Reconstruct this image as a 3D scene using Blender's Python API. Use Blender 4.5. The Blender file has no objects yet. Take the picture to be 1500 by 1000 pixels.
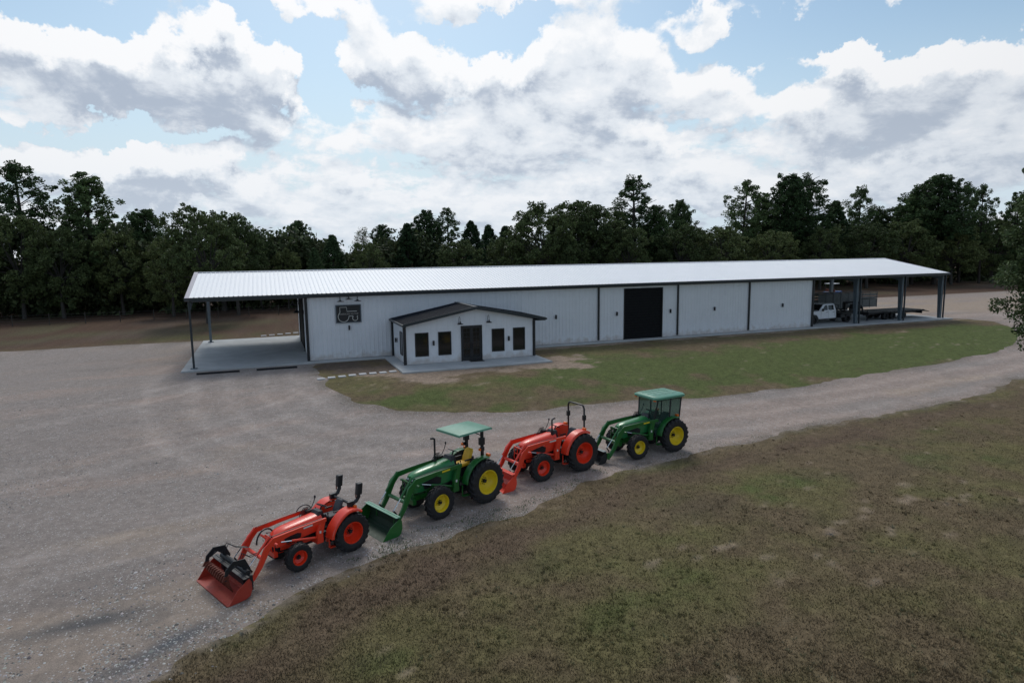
import bpy, math, random
import numpy as np
from math import sin, cos, pi, radians, atan2, sqrt
from mathutils import Vector, Matrix
scene = bpy.context.scene
COL = scene.collection
rnd = random.Random(7)

# ---------------------------------------------------------------- camera data
F = 940.69; YAW, PITCH, ROLL = map(radians, (20.755978, 7.815473, -0.762385)); CH = 7.606334
W_ = np.array([sin(YAW)*cos(PITCH), cos(YAW)*cos(PITCH), -sin(PITCH)])
R_ = np.array([cos(YAW), -sin(YAW), 0.]); U_ = np.cross(R_, W_)
R_, U_ = cos(ROLL)*R_+sin(ROLL)*U_, -sin(ROLL)*R_+cos(ROLL)*U_
cam = bpy.data.cameras.new('camera'); camo = bpy.data.objects.new('camera', cam); COL.objects.link(camo)
cam.sensor_width = 36; cam.lens = F/1500*36; cam.clip_end = 20000
m = Matrix.Identity(4)
for i in range(3):
    m[i][0] = R_[i]; m[i][1] = U_[i]; m[i][2] = -W_[i]
m[2][3] = CH
camo.matrix_world = m
scene.camera = camo
def ray(px, py): return W_+R_*(px-750)/F+U_*(500-py)/F
def at_y(px, py, Y):
    d = ray(px, py); t = Y/d[1]; return np.array([0, 0, CH])+d*t

# ---------------------------------------------------------------- materials
def mat(name, col, rough=0.5, metal=0.0, noise=0.0, nscale=8.0, spec=0.5, coat=0.0, bump=0.0, bscale=40., wear=None, alpha=1.0):
    M = bpy.data.materials.new(name); M.use_nodes = True
    nt = M.node_tree; b = nt.nodes['Principled BSDF']
    b.inputs['Base Color'].default_value = (*col, 1); b.inputs['Roughness'].default_value = rough
    b.inputs['Metallic'].default_value = metal; b.inputs['Specular IOR Level'].default_value = spec
    b.inputs['Coat Weight'].default_value = coat; b.inputs['Coat Roughness'].default_value = 0.12
    b.inputs['Alpha'].default_value = alpha
    tc = nt.nodes.new('ShaderNodeTexCoord')
    if noise > 0 or wear:
        n = nt.nodes.new('ShaderNodeTexNoise'); n.inputs['Scale'].default_value = nscale; n.inputs['Detail'].default_value = 6; n.inputs['Roughness'].default_value = 0.65
        nt.links.new(tc.outputs['Object'], n.inputs['Vector'])
        cr = nt.nodes.new('ShaderNodeMapRange'); cr.inputs[1].default_value = 0.3; cr.inputs[2].default_value = 0.7
        nt.links.new(n.outputs['Fac'], cr.inputs[0])
        mx = nt.nodes.new('ShaderNodeMix'); mx.data_type = 'RGBA'
        c2 = wear if wear else tuple(c*(1-noise) for c in col)
        mx.inputs[6].default_value = (*col, 1); mx.inputs[7].default_value = (*c2, 1)
        if wear:
            cr.inputs[1].default_value = 0.52; cr.inputs[2].default_value = 0.75; cr.inputs[4].default_value = noise or 0.5
        nt.links.new(cr.outputs[0], mx.inputs[0]); nt.links.new(mx.outputs[2], b.inputs['Base Color'])
        r2 = nt.nodes.new('ShaderNodeMapRange'); r2.inputs[3].default_value = rough*0.85; r2.inputs[4].default_value = min(1, rough*1.3)
        nt.links.new(n.outputs['Fac'], r2.inputs[0]); nt.links.new(r2.outputs[0], b.inputs['Roughness'])
    if bump > 0:
        n2 = nt.nodes.new('ShaderNodeTexNoise'); n2.inputs['Scale'].default_value = bscale; n2.inputs['Detail'].default_value = 4
        nt.links.new(tc.outputs['Object'], n2.inputs['Vector'])
        bp = nt.nodes.new('ShaderNodeBump'); bp.inputs['Strength'].default_value = bump; bp.inputs['Distance'].default_value = 0.02
        nt.links.new(n2.outputs['Fac'], bp.inputs['Height']); nt.links.new(bp.outputs[0], b.inputs['Normal'])
    return M
M = {}
M['wallwhite'] = mat('white_wall_panel', (.74, .77, .815), .45, 0, .07, 1.3)
def splash(Mt):        # mud thrown up by rain along the foot of the panels, and faint runs below the eave
    nt = Mt.node_tree; b = nt.nodes['Principled BSDF']; src = b.inputs['Base Color'].links[0].from_socket
    tc = nt.nodes.new('ShaderNodeTexCoord'); sx = nt.nodes.new('ShaderNodeSeparateXYZ'); nt.links.new(tc.outputs['Object'], sx.inputs[0])
    n = nt.nodes.new('ShaderNodeTexNoise'); n.inputs['Scale'].default_value = 2.2; n.inputs['Detail'].default_value = 7; nt.links.new(tc.outputs['Object'], n.inputs['Vector'])
    h = nt.nodes.new('ShaderNodeMath'); h.operation = 'MULTIPLY_ADD'; nt.links.new(n.outputs['Fac'], h.inputs[0]); h.inputs[1].default_value = -1.3; nt.links.new(sx.outputs[2], h.inputs[2])
    r = nt.nodes.new('ShaderNodeMapRange'); nt.links.new(h.outputs[0], r.inputs[0]); r.inputs[1].default_value = -.62; r.inputs[2].default_value = -.15; r.inputs[3].default_value = .55; r.inputs[4].default_value = 0
    mx = nt.nodes.new('ShaderNodeMix'); mx.data_type = 'RGBA'; nt.links.new(r.outputs[0], mx.inputs[0]); nt.links.new(src, mx.inputs[6]); mx.inputs[7].default_value = (.40, .33, .27, 1)
    mp = nt.nodes.new('ShaderNodeMapping'); mp.inputs['Scale'].default_value = (2.5, 2.5, .12); nt.links.new(tc.outputs['Object'], mp.inputs[0])
    n2 = nt.nodes.new('ShaderNodeTexNoise'); n2.inputs['Scale'].default_value = 1.5; n2.inputs['Detail'].default_value = 6; nt.links.new(mp.outputs[0], n2.inputs['Vector'])
    r2 = nt.nodes.new('ShaderNodeMapRange'); nt.links.new(n2.outputs['Fac'], r2.inputs[0]); r2.inputs[1].default_value = .45; r2.inputs[2].default_value = .75; r2.inputs[3].default_value = 0; r2.inputs[4].default_value = .14
    m2 = nt.nodes.new('ShaderNodeMix'); m2.data_type = 'RGBA'; nt.links.new(r2.outputs[0], m2.inputs[0]); nt.links.new(mx.outputs[2], m2.inputs[6]); m2.inputs[7].default_value = (.50, .53, .57, 1); nt.links.new(m2.outputs[2], b.inputs['Base Color'])
splash(M['wallwhite'])
M['roofwhite'] = mat('white_metal_roof', (.88, .89, .91), .34, 0.0, .04, .7, spec=.7)
M['black'] = mat('black_trim', (.012, .014, .018), .42, 0, .3, 6)
M['slate'] = mat('dark_blue_trim', (.018, .028, .036), .4, 0, .25, 5)
M['blackroof'] = mat('black_metal_roof', (.010, .015, .026), .62, 0, .15, 2, spec=.2)
M['steelgrey'] = mat('primer_grey_steel', (.13, .165, .19), .5, 0, .2, 3)
M['concrete'] = mat('concrete', (.46, .48, .49), .75, 0, .22, .8, bump=.15)
M['stone'] = mat('pale_stepping_stone', (.54, .54, .55), .8, 0, .2, 6, bump=.3)
M['door'] = mat('roller_door_black', (.004, .005, .007), .6, 0, .2, 3, spec=.2)
M['glass'] = mat('dark_window_glass', (.010, .012, .013), .09, 0, spec=.5)
M['rubber'] = mat('black_rubber', (.010, .010, .012), .62, 0, .0, 12, bump=.2, wear=(.045, .038, .031))
M['rimorange'] = mat('orange_rim_paint', (.88, .045, .010), .38, 0, .15, 7, coat=.3)
M['rubber2'] = mat('recycled_rubber', (.012, .012, .014), .85, 0, .3, 12)
M['orange'] = mat('orange_red_paint', (.80, .050, .018), .34, 0, .2, 7, coat=.25, wear=(.55, .045, .02))
M['bucketred'] = mat('worn_red_bucket', (.36, .034, .018), .5, 0, .6, 5, wear=(.13, .03, .022))
M['green'] = mat('green_paint', (.012, .120, .020), .34, 0, .25, 7, coat=.25, wear=(.03, .085, .025))
M['greenhood'] = mat('sun_faded_green_hood', (.022, .19, .055), .3, 0, .2, 4, coat=.35, wear=(.04, .15, .06))
M['canopygreen'] = mat('pale_green_plastic_canopy', (.10, .30, .20), .42, 0, .2, 3, coat=.15)
M['yellow'] = mat('yellow_paint', (.80, .60, .02), .4, 0, .25, 7, coat=.2, wear=(.45, .33, .05))
M['seatyellow'] = mat('yellow_vinyl', (.80, .46, .015), .5, 0, .1, 9)
M['seatblack'] = mat('dark_grey_vinyl', (.05, .055, .065), .55, 0, .2, 9)
M['darkmetal'] = mat('dark_machined_metal', (.025, .025, .027), .5, .3, .4, 9)
M['chrome'] = mat('hydraulic_chrome', (.6, .62, .64), .18, 1.0)
M['amber'] = mat('amber_lens', (.8, .16, .02), .25)
M['lens'] = mat('clear_headlight_lens', (.6, .62, .62), .15)
M['rust'] = mat('rusty_steel', (.16, .035, .018), .75, 0, .5, 14)
M['decal'] = mat('white_decal', (.65, .65, .62), .5)
M['decalgrey'] = mat('grey_decal', (.30, .29, .28), .5)
M['carwhite'] = mat('white_car_paint', (.72, .75, .80), .25, 0, .05, 3, coat=.5)
M['oldalu'] = mat('weathered_trailer_metal', (.13, .15, .155), .55, .2, .4, 4)
M['bucketgreen'] = mat('worn_green_bucket', (.006, .030, .012), .6, 0, .6, 5, wear=(.035, .03, .026))
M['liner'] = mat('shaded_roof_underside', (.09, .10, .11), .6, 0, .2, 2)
M['galv'] = mat('galvanised_steel', (.30, .33, .34), .5, .3, .3, 5)
M['wood'] = mat('weathered_deck_boards', (.16, .145, .12), .85, 0, .4, 5)
M['blue'] = mat('blue_paint', (.03, .10, .30), .4, 0, .1, 6)
M['canopywhite'] = mat('white_canopy', (.75, .76, .76), .5, 0, .1, 3)
M['bark'] = mat('pine_bark', (.055, .045, .038), .95, 0, .5, 3, bump=.5, bscale=12)
M['barkgrey'] = mat('grey_bark', (.075, .068, .06), .95, 0, .5, 3, bump=.5, bscale=12)
M['wire'] = mat('fence_wire', (.10, .10, .10), .6, .6)
def glass_mat():
    g = bpy.data.materials.new('tinted_cab_glass'); g.use_nodes = True; nt = g.node_tree
    b = nt.nodes['Principled BSDF']; b.inputs['Base Color'].default_value = (.05, .12, .10, 1); b.inputs['Roughness'].default_value = .05
    tr = nt.nodes.new('ShaderNodeBsdfTransparent'); tr.inputs[0].default_value = (.50, .64, .60, 1)
    mx = nt.nodes.new('ShaderNodeMixShader'); mx.inputs[0].default_value = .3
    nt.links.new(tr.outputs[0], mx.inputs[1]); nt.links.new(b.outputs[0], mx.inputs[2]); nt.links.new(mx.outputs[0], nt.nodes['Material Output'].inputs[0])
    return g
M['cabglass'] = glass_mat()

# ---------------------------------------------------------------- mesh builder
class MB:
    def __init__(s): s.v = []; s.f = []
    def add(s, vs, fs):
        o = len(s.v); s.v += [tuple(p) for p in vs]; s.f += [tuple(i+o for i in f) for f in fs]; return s
    def box(s, c, d, rot=None):
        x, y, z = d[0]/2, d[1]/2, d[2]/2
        vs = [Vector((a*x, b*y, e*z)) for a in (-1, 1) for b in (-1, 1) for e in (-1, 1)]
        if rot is not None: vs = [rot @ v for v in vs]
        return s.add([v+Vector(c) for v in vs], [(0, 1, 3, 2), (4, 6, 7, 5), (0, 4, 5, 1), (2, 3, 7, 6), (0, 2, 6, 4), (1, 5, 7, 3)])
    def bb(s, x0, x1, y0, y1, z0, z1): return s.box(((x0+x1)/2, (y0+y1)/2, (z0+z1)/2), (x1-x0, y1-y0, z1-z0))
    def frame(s, d):
        d = Vector(d).normalized(); a = Vector((0, 0, 1)) if abs(d.z) < .95 else Vector((1, 0, 0))
        u = d.cross(a).normalized(); return u, d.cross(u).normalized()
    def cyl(s, p0, p1, r0, r1=None, n=12, caps=True):
        r1 = r0 if r1 is None else r1; p0, p1 = Vector(p0), Vector(p1); u, v = s.frame(p1-p0)
        vs = []
        for p, r in ((p0, r0), (p1, r1)):
            for k in range(n): a = 2*pi*k/n; vs.append(p+(u*cos(a)+v*sin(a))*r)
        fs = [(k, (k+1) % n, n+(k+1) % n, n+k) for k in range(n)]
        if caps: fs += [tuple(range(n))[::-1], tuple(range(n, 2*n))]
        return s.add(vs, fs)
    def tube(s, pts, r, n=8, closed=False):
        pts = [Vector(p) for p in pts]; N = len(pts); vs = []; u = None
        rs = r if isinstance(r, (list, tuple)) else [r]*N
        for i, p in enumerate(pts):
            if closed: d = pts[(i+1) % N]-pts[i-1]
            else: d = pts[min(i+1, N-1)]-pts[max(i-1, 0)]
            d.normalize()
            if u is None: u, v = s.frame(d)
            else: u = (u-d*u.dot(d)).normalized(); v = d.cross(u)
            for k in range(n): a = 2*pi*k/n; vs.append(p+(u*cos(a)+v*sin(a))*rs[i])
        fs = []
        for i in range(N if closed else N-1):
            j = (i+1) % N
            fs += [(i*n+k, i*n+(k+1) % n, j*n+(k+1) % n, j*n+k) for k in range(n)]
        if not closed: fs += [tuple(range(n))[::-1], tuple(range((N-1)*n, N*n))]
        return s.add(vs, fs)
    def prism(s, poly, y0, y1):          # poly in (x,z), extruded along y
        n = len(poly); vs = [(x, y0, z) for x, z in poly]+[(x, y1, z) for x, z in poly]
        return s.add(vs, [(k, (k+1) % n, n+(k+1) % n, n+k) for k in range(n)]+[tuple(range(n))[::-1], tuple(range(n, 2*n))])
    def beam(s, pts, hs, y, th):          # ribbon of height hs along (x,z) points, thickness th in y
        n = len(pts); hs = hs if isinstance(hs, (list, tuple)) else [hs]*n; top = []; bot = []
        for i, (x, z) in enumerate(pts):
            a = pts[max(i-1, 0)]; b = pts[min(i+1, n-1)]; dx, dz = b[0]-a[0], b[1]-a[1]; L = math.hypot(dx, dz)
            nx, nz = -dz/L, dx/L
            if 0 < i < n-1:
                e = (pts[i][0]-a[0], pts[i][1]-a[1]); le = math.hypot(*e); c = abs((e[0]*dx+e[1]*dz)/(le*L)); k = 1/max(c, .5)
            else: k = 1
            top.append((x+nx*hs[i]/2*k, z+nz*hs[i]/2*k)); bot.append((x-nx*hs[i]/2*k, z-nz*hs[i]/2*k))
        vs = []; 
        for i in range(n):
            vs += [(top[i][0], y-th/2, top[i][1]), (top[i][0], y+th/2, top[i][1]), (bot[i][0], y+th/2, bot[i][1]), (bot[i][0], y-th/2, bot[i][1])]
        fs = []
        for i in range(n-1):
            for k in range(4): fs.append((i*4+k, i*4+(k+1) % 4, i*4+4+(k+1) % 4, i*4+4+k))
        fs += [(3, 2, 1, 0), (n*4-4, n*4-3, n*4-2, n*4-1)]
        return s.add(vs, fs)
    def lathe(s, prof, c, axis, n=32, closed=False):  # prof (axial, radius)
        c = Vector(c); ax = Vector(axis).normalized(); u, v = s.frame(ax); vs = []; N = len(prof)
        for h, r in prof:
            for k in range(n): a = 2*pi*k/n; vs.append(c+ax*h+(u*cos(a)+v*sin(a))*max(r, 1e-4))
        fs = []
        for i in range(N if closed else N-1):
            j = (i+1) % N; fs += [(i*n+k, i*n+(k+1) % n, j*n+(k+1) % n, j*n+k) for k in range(n)]
        return s.add(vs, fs)
    def loft(s, secs, caps=True):
        n = len(secs[0]); vs = [p for q in secs for p in q]; fs = []
        for i in range(len(secs)-1): fs += [(i*n+k, i*n+(k+1) % n, (i+1)*n+(k+1) % n, (i+1)*n+k) for k in range(n)]
        if caps: fs += [tuple(range(n))[::-1], tuple(range((len(secs)-1)*n, len(secs)*n))]
        return s.add(vs, fs)
    def build(s, name, mt, parent=None, bevel=0, smooth=False, xf=None):
        me = bpy.data.meshes.new(name)
        vs = s.v if xf is None else [xf(p) for p in s.v]
        me.from_pydata([tuple(p) for p in vs], [], s.f); me.update()
        import bmesh
        bm = bmesh.new(); bm.from_mesh(me); bmesh.ops.recalc_face_normals(bm, faces=bm.faces); bm.to_mesh(me); bm.free()
        me.materials.append(M[mt] if isinstance(mt, str) else mt)
        o = bpy.data.objects.new(name, me); COL.objects.link(o)
        if parent is not None: o.parent = parent
        if bevel:
            b = o.modifiers.new('bevel', 'BEVEL'); b.width = bevel; b.segments = 2; b.limit_method = 'ANGLE'; b.angle_limit = radians(35)
        if smooth:
            me.polygons.foreach_set('use_smooth', [True]*len(me.polygons))
            me.set_sharp_from_angle(angle=radians(38))
        return o
def tag(o, label=None, cat=None, group=None, kind=None):
    for k, v in (('label', label), ('category', cat), ('group', group), ('kind', kind)):
        if v: o[k] = v
    return o
def empty(name, loc=(0, 0, 0), rz=0, label=None, cat=None, group=None):
    o = bpy.data.objects.new(name, None); o.empty_display_size = .3; COL.objects.link(o); o.location = loc; o.rotation_euler = (0, 0, rz)
    return tag(o, label, cat, group)
def text_mesh(s, size, depth=.004, bold=0.0):
    cu = bpy.data.curves.new('txt', 'FONT'); cu.body = s; cu.size = size; cu.extrude = depth; cu.offset = bold; cu.align_x = 'CENTER'; cu.align_y = 'CENTER'; cu.resolution_u = 2
    o = bpy.data.objects.new('txt', cu); COL.objects.link(o); dg = bpy.context.evaluated_depsgraph_get(); me = bpy.data.meshes.new_from_object(o.evaluated_get(dg))
    vs = [tuple(v.co) for v in me.vertices]; fs = [tuple(p.vertices) for p in me.polygons]
    bpy.data.objects.remove(o); bpy.data.curves.remove(cu); bpy.data.meshes.remove(me); return vs, fs

# ---------------------------------------------------------------- terrain and numpy noise
def Sm(t): t = np.clip(t, 0, 1); return t*t*(3-2*t)
def terr(x, y):
    x = np.asarray(x, float); y = np.asarray(y, float)
    y0 = np.where(x > 8, 40.3+5.7*Sm((x-18.5)/8), 40.3+4.0*Sm((8-x)/6))
    z = -1.3*Sm((y0-y)/(y0-25.))
    b = vnoise(x*.35, y*.35, 3)*.05*Sm((y0-y)/8)           # small undulation away from the pads
    return z+b
def hsh(ix, iy, s):
    n = (ix.astype(np.int64)*374761393+iy.astype(np.int64)*668265263+s*2147483647) & 0x7fffffff
    n = ((n ^ (n >> 13))*1274126177) & 0x7fffffff
    return ((n ^ (n >> 16)) & 0xffffff)/float(0xffffff)
def vnoise(x, y, s=0):
    ix = np.floor(x); iy = np.floor(y); fx = x-ix; fy = y-iy; fx = fx*fx*(3-2*fx); fy = fy*fy*(3-2*fy)
    a = hsh(ix, iy, s); b = hsh(ix+1, iy, s); c = hsh(ix, iy+1, s); d = hsh(ix+1, iy+1, s)
    return (a*(1-fx)+b*fx)*(1-fy)+(c*(1-fx)+d*fx)*fy-.5
def fbm(x, y, s=0, o=5):
    t = 0; a = 1; n = 0
    for k in range(o):
        t = t+a*vnoise(x*2**k+17.3*k, y*2**k-9.1*k, s+k*7); n += a; a *= .55
    return t/n*1.6
def sdf(px, py, poly):
    px = np.asarray(px, float); py = np.asarray(py, float); d = np.full(px.shape, 1e9); ins = np.zeros(px.shape, bool); n = len(poly)
    for i in range(n):
        x0, y0 = poly[i]; x1, y1 = poly[(i+1) % n]; ex, ey = x1-x0, y1-y0
        t = np.clip(((px-x0)*ex+(py-y0)*ey)/(ex*ex+ey*ey+1e-12), 0, 1)
        d = np.minimum(d, (px-x0-t*ex)**2+(py-y0-t*ey)**2)
        c = ((y0 > py) != (y1 > py)) & (px < (x1-x0)*(py-y0)/((y1-y0) if y1 != y0 else 1e-9)+x0)
        ins ^= c
    return np.where(ins, -1, 1)*np.sqrt(d)
FORE = [(-40, 2), (-12, 9.5), (-4.0, 14.0), (-3.1, 14.5), (-1.9, 15.6), (-1.0, 16.0), (0, 16.8), (.9, 17.6), (2.7, 18.1), (4.1, 18.8), (6.1, 19.6), (8, 20), (10.2, 21.3), (12.8, 22.3), (15, 22.5), (17.3, 22.8), (20.7, 23.3), (24.8, 24), (29.9, 24.4), (36.1, 25.1), (40.3, 25.6), (48, 27.9), (53.6, 28.6), (75, 31), (140, 34), (400, 20), (400, -200), (-40, -200)]
LAWN = [(2.6, 47.6), (2.6, 42.5), (3.1, 41.1), (3.0, 39.4), (3.3, 38), (4.2, 35.6), (5.7, 33.9), (7.4, 32.9), (10.1, 32), (12.2, 31.4), (13.8, 31.2), (16.2, 31.2), (17.9, 31.1), (22.4, 31), (27.4, 31), (33.3, 31.4), (40.1, 32), (46.5, 32.6), (52.9, 33.9), (58.4, 35.5), (63.7, 37.7), (67.5, 40.5), (69.8, 44), (69.6, 46.8), (68.4, 47.6)]
BACK = [(-400, 66), (-60, 65.5), (-25.7, 64.9), (-12, 65.2), (-6.2, 64.7), (20, 64.4), (56, 64.6), (62, 72.5), (88, 73.2), (124, 73.8), (200, 76), (400, 90), (400, 3000), (-400, 3000)]
def edge(x, y): return fbm(x*.9, y*.9, 11)*.55+fbm(x*.16, y*.16, 5)*.9
def gravel_d(x, y):       # negative inside the gravel
    n = edge(x, y)
    a = sdf(x, y, FORE)+n*1.0; b = sdf(x, y, LAWN)+n*.7; c = sdf(x, y, BACK)+n*.8
    return -np.minimum(np.minimum(a, b), c), a, b, c

def mixc(a, b, t): t = np.clip(t, 0, 1)[..., None]; return a*(1-t)+b*t
def turf_col(x, y):
    """natural colour of the turf: dry brown, olive, green, bare soil; wood litter darkened for tree shade"""
    x = np.asarray(x, float); y = np.asarray(y, float)
    brown = np.array([.140, .105, .062]); oliv = np.array([.136, .118, .054]); grn = np.array([.092, .112, .036]); soil = np.array([.30, .23, .175]); red = np.array([.120, .082, .058])
    _, a, b, c = gravel_d(x, y)
    n1 = fbm(x*.22, y*.28, 21); n2 = fbm(x*.6, y*.75, 31); n3 = fbm(x*2.2, y*2.2, 41)
    col = mixc(brown, oliv, Sm((n1*1.1+n2*.8+.30)/.6)); dk = np.array([.088, .070, .046]); col = mixc(col, dk, Sm((fbm(x*.3, y*.45, 23)+n2*.5-.12)/.5)*.5)
    gbias = np.zeros(x.shape)
    for gx, gy, rx, ry, w in ((22, 20, 9, 2.6, .12), (8, 13.5, 5, 1.6, .12), (30, 22.5, 12, 1.6, .12), (42, 36, 22, 5, .75), (22, 34, 9, 2.5, .25), (20, 38.5, 5, 2.0, .6), (6, 35, 3, 1.3, .6), (57, 38.5, 13, 3.5, 1.1), (33, 40, 12, 3, .35), (12, 32, 6, .5, .2), (63, 41, 5, 3, .5), (33, 36.5, 10, 2, .3), (-8, 67.5, 8, 2, .5), (-2, 69, 14, 3, .2)):
        gbias += w*np.exp(-((x-gx)/rx)**2-((y-gy)/ry)**2)
    col = mixc(col, grn, Sm((n2*.8+n1*.5+gbias*1.25-.22)/.5))
    rb = np.exp(-((a+1.6)/1.3)**2)*.9+np.exp(-((x-30)/14)**2-((y-41)/2.2)**2)*.5+np.exp(-((x-60)/8)**2-((y-45.2)/1.6)**2)*.9
    col = mixc(col, red, Sm((rb+n2*.7-.35)/.6)*.8)
    # bare soil: scattered spots, apron of the office slab, strip under the wall, wood edge litter with tree shade in its colour
    sp = Sm((fbm((x+y*.5)*.8, (y-x*.35)*2.6, 51)+.55*n3+.3*fbm(x*.2, y*.3, 55)+.10*np.exp(-((x-15)/7)**2-((y-14)/4)**2)-.44)/.18)*.48
    ap = 1.05-np.abs(sdf(x, y, [(4, 44), (8, 39.6), (19, 39.6), (19.5, 42)]))/2.6
    ap = np.maximum(ap, 1.1-np.hypot((x-5.2)/3.2, (y-44.5)/3.3)) ; ap = np.maximum(ap, .95-np.hypot((x-9)/6.5, (y-38.2)/1.6))
    ap = np.maximum(ap, .8-np.abs(y-46.6)/1.0)
    sb = Sm((ap+n2*.9+n3*.35-.40)/.28)
    darksoil = np.array([.115, .088, .070])
    col = mixc(col, np.where((np.hypot(x-5.2, y-44.5) < 3.2)[..., None], darksoil, soil*.9), sb)
    col = mixc(col, soil, sp)
    ed_ = Sm(1+np.maximum(a, -9)/.5)*(a < .0)*Sm((n3*.8+n2+.3)/.5); col = mixc(col, np.array([.175, .145, .118]), ed_*.8)
    bk = Sm((y-64)/2); leaf_shade = np.array([.082, .046, .033])  # fallen litter brown, darkened to include the shade under the trees
    col = mixc(col, mixc(leaf_shade, np.array([.092, .078, .045]), Sm((fbm(x*.12, y*.45, 61)-.02)/.35)), bk*.9*(1-.7*np.clip(gbias, 0, 1)))
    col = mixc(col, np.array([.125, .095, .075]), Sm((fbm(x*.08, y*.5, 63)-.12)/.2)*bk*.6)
    return np.clip(col*(1+n3[..., None]*.25), .01, 1)
def gravel_col(x, y):
    x = np.asarray(x, float); y = np.asarray(y, float)
    gd, a, b, c = gravel_d(x, y)
    grey = np.array([.270, .233, .212]); pink = np.array([.312, .250, .218]); tan = np.array([.34, .265, .20]); dark = np.array([.155, .138, .126])
    th = .12; u = x*cos(th)+y*sin(th); v = -x*sin(th)+y*cos(th)
    n1 = fbm(u*.10, v*.45, 71); n2 = fbm(x*.5, y*.6, 73); n3 = fbm(u*.9, v*2.4, 75)
    col = mixc(grey, pink, Sm((n1+.25*n2+Sm((x-0)/12)*.4)/.5))
    col = mixc(col, tan, Sm((fbm(u*.07, v*.3, 77)+.2*n2-.16)/.3)*.45+.75*Sm((y-48)/5)*Sm((x-60)/8)*Sm((n1+.2)/.3))
    col = mixc(col, dark, Sm((fbm(x*.25, y*.45, 79)+.4*n3-.22)/.3)*.32)
    near = Sm((24-y)/10); col = mixc(col, dark*1.15, near*Sm((n3+n1+.25)/.7)*.45)
    col = mixc(col, np.array([.095, .096, .10]), 1.1-np.hypot((x+4.6)/2.3, (y-17.6-(x+4.6)*.1)/.55)-n2*.6)   # damp oily patch
    col = mixc(col, np.array([.10, .105, .115]), 1.1-np.hypot((x+2.6)/1.5, (y-15.9-(x+2.6)*.7)/.45)-n2*.8)
    tr = np.zeros(x.shape)
    for d_, w_ in ((1.6, .35), (3.4, .35), (5.4, .4), (7.3, .4), (9.6, .45)): tr += np.exp(-((b-d_-.5*n2)/w_)**2)
    tr2 = np.zeros(x.shape); rr_ = np.hypot(x+16, (y-52))
    for d_ in (14, 15.8, 22, 23.8, 31, 32.8): tr2 += np.exp(-((rr_-d_-.8*n2)/.35)**2)
    col = col*(1+.20*np.clip(tr, 0, 1)*Sm((n3+.5)/.4)+.17*np.clip(tr2, 0, 1)*Sm((x+30)/10)*(x < 6)*Sm((n3+.4)/.4))[..., None]
    e = Sm((gd+.9)/.9); col = mixc(col, np.array([.14, .12, .095]), e*Sm((n2+.3)/.4)*.6)
    return np.clip(col*(1+n3[..., None]*.07), .01, 1)

def ground_mat(name, kind):
    g = bpy.data.materials.new(name); g.use_nodes = True; nt = g.node_tree; N = nt.nodes; L = nt.links
    b = N['Principled BSDF']; b.inputs['Roughness'].default_value = .95; b.inputs['Specular IOR Level'].default_value = .15
    at = N.new('ShaderNodeAttribute'); at.attribute_name = 'tint'; geo = N.new('ShaderNodeNewGeometry')
    def noise(sc, det, ro=.6):
        n = N.new('ShaderNodeTexNoise'); n.inputs['Scale'].default_value = sc; n.inputs['Detail'].default_value = det; n.inputs['Roughness'].default_value = ro; L.new(geo.outputs['Position'], n.inputs['Vector']); return n
    def mr(src, a, b_, c, d):
        r = N.new('ShaderNodeMapRange'); L.new(src, r.inputs[0]); 
        for i, v in enumerate((a, b_, c, d)): r.inputs[i+1].default_value = v
        return r.outputs[0]
    def mul(col, fac):
        x = N.new('ShaderNodeVectorMath'); x.operation = 'SCALE'; L.new(col, x.inputs[0]); L.new(fac, x.inputs['Scale']); return x.outputs[0]
    n1 = noise(3.2, 8, .75); n2 = noise(22 if kind == 'grass' else 30, 5, .8)
    col = mul(at.outputs['Color'], mr(n1.outputs['Fac'], .3, .7, *((.62, 1.38) if kind == 'grass' else (.78, 1.22))))
    col = mul(col, mr(n2.outputs['Fac'], .3, .7, .55 if kind == 'grass' else .58, 1.45 if kind == 'grass' else 1.45))
    if kind == 'gravel':
        v = N.new('ShaderNodeTexVoronoi'); v.inputs['Scale'].default_value = 17; v.inputs['Randomness'].default_value = 1; L.new(geo.outputs['Position'], v.inputs['Vector'])
        sep = N.new('ShaderNodeSeparateColor'); L.new(v.outputs['Color'], sep.inputs[0])
        pat = noise(.8, 5, .7); th = mr(pat.outputs['Fac'], .36, .62, .96, .68)
        gt = N.new('ShaderNodeMath'); gt.operation = 'GREATER_THAN'; L.new(sep.outputs[0], gt.inputs[0]); L.new(th, gt.inputs[1])
        dd = mr(v.outputs['Distance'], .25, .45, 1, 0); mm = N.new('ShaderNodeMath'); mm.operation = 'MULTIPLY'; L.new(gt.outputs[0], mm.inputs[0]); L.new(dd, mm.inputs[1])
        mx = N.new('ShaderNodeMix'); mx.data_type = 'RGBA'; L.new(mm.outputs[0], mx.inputs[0]); L.new(col, mx.inputs[6]); mx.inputs[7].default_value = (.46, .45, .44, 1); col = mx.outputs[2]
    L.new(col, b.inputs['Base Color'])
    bp = N.new('ShaderNodeBump'); bp.inputs['Strength'].default_value = .55; bp.inputs['Distance'].default_value = .05; L.new(n2.outputs['Fac'], bp.inputs['Height']); L.new(bp.outputs[0], b.inputs['Normal'])
    return g
def axis(a0, a1, step, lo, hi):
    v = list(np.arange(a0, a1+1e-6, step)); s = step; x = v[-1]
    while x < hi: s *= 1.18; x += s; v.append(x)
    s = step; x = v[0]
    while x > lo: s *= 1.18; x -= s; v.insert(0, x)
    return np.array(v)
gx = axis(-22, 62, .3, -3000, 3000); gy = axis(9, 50, .25, -300, 4000)
GX, GY = np.meshgrid(gx, gy, indexing='ij'); D, DA, DB, DC = gravel_d(GX, GY); GZ = terr(GX, GY)
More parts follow.
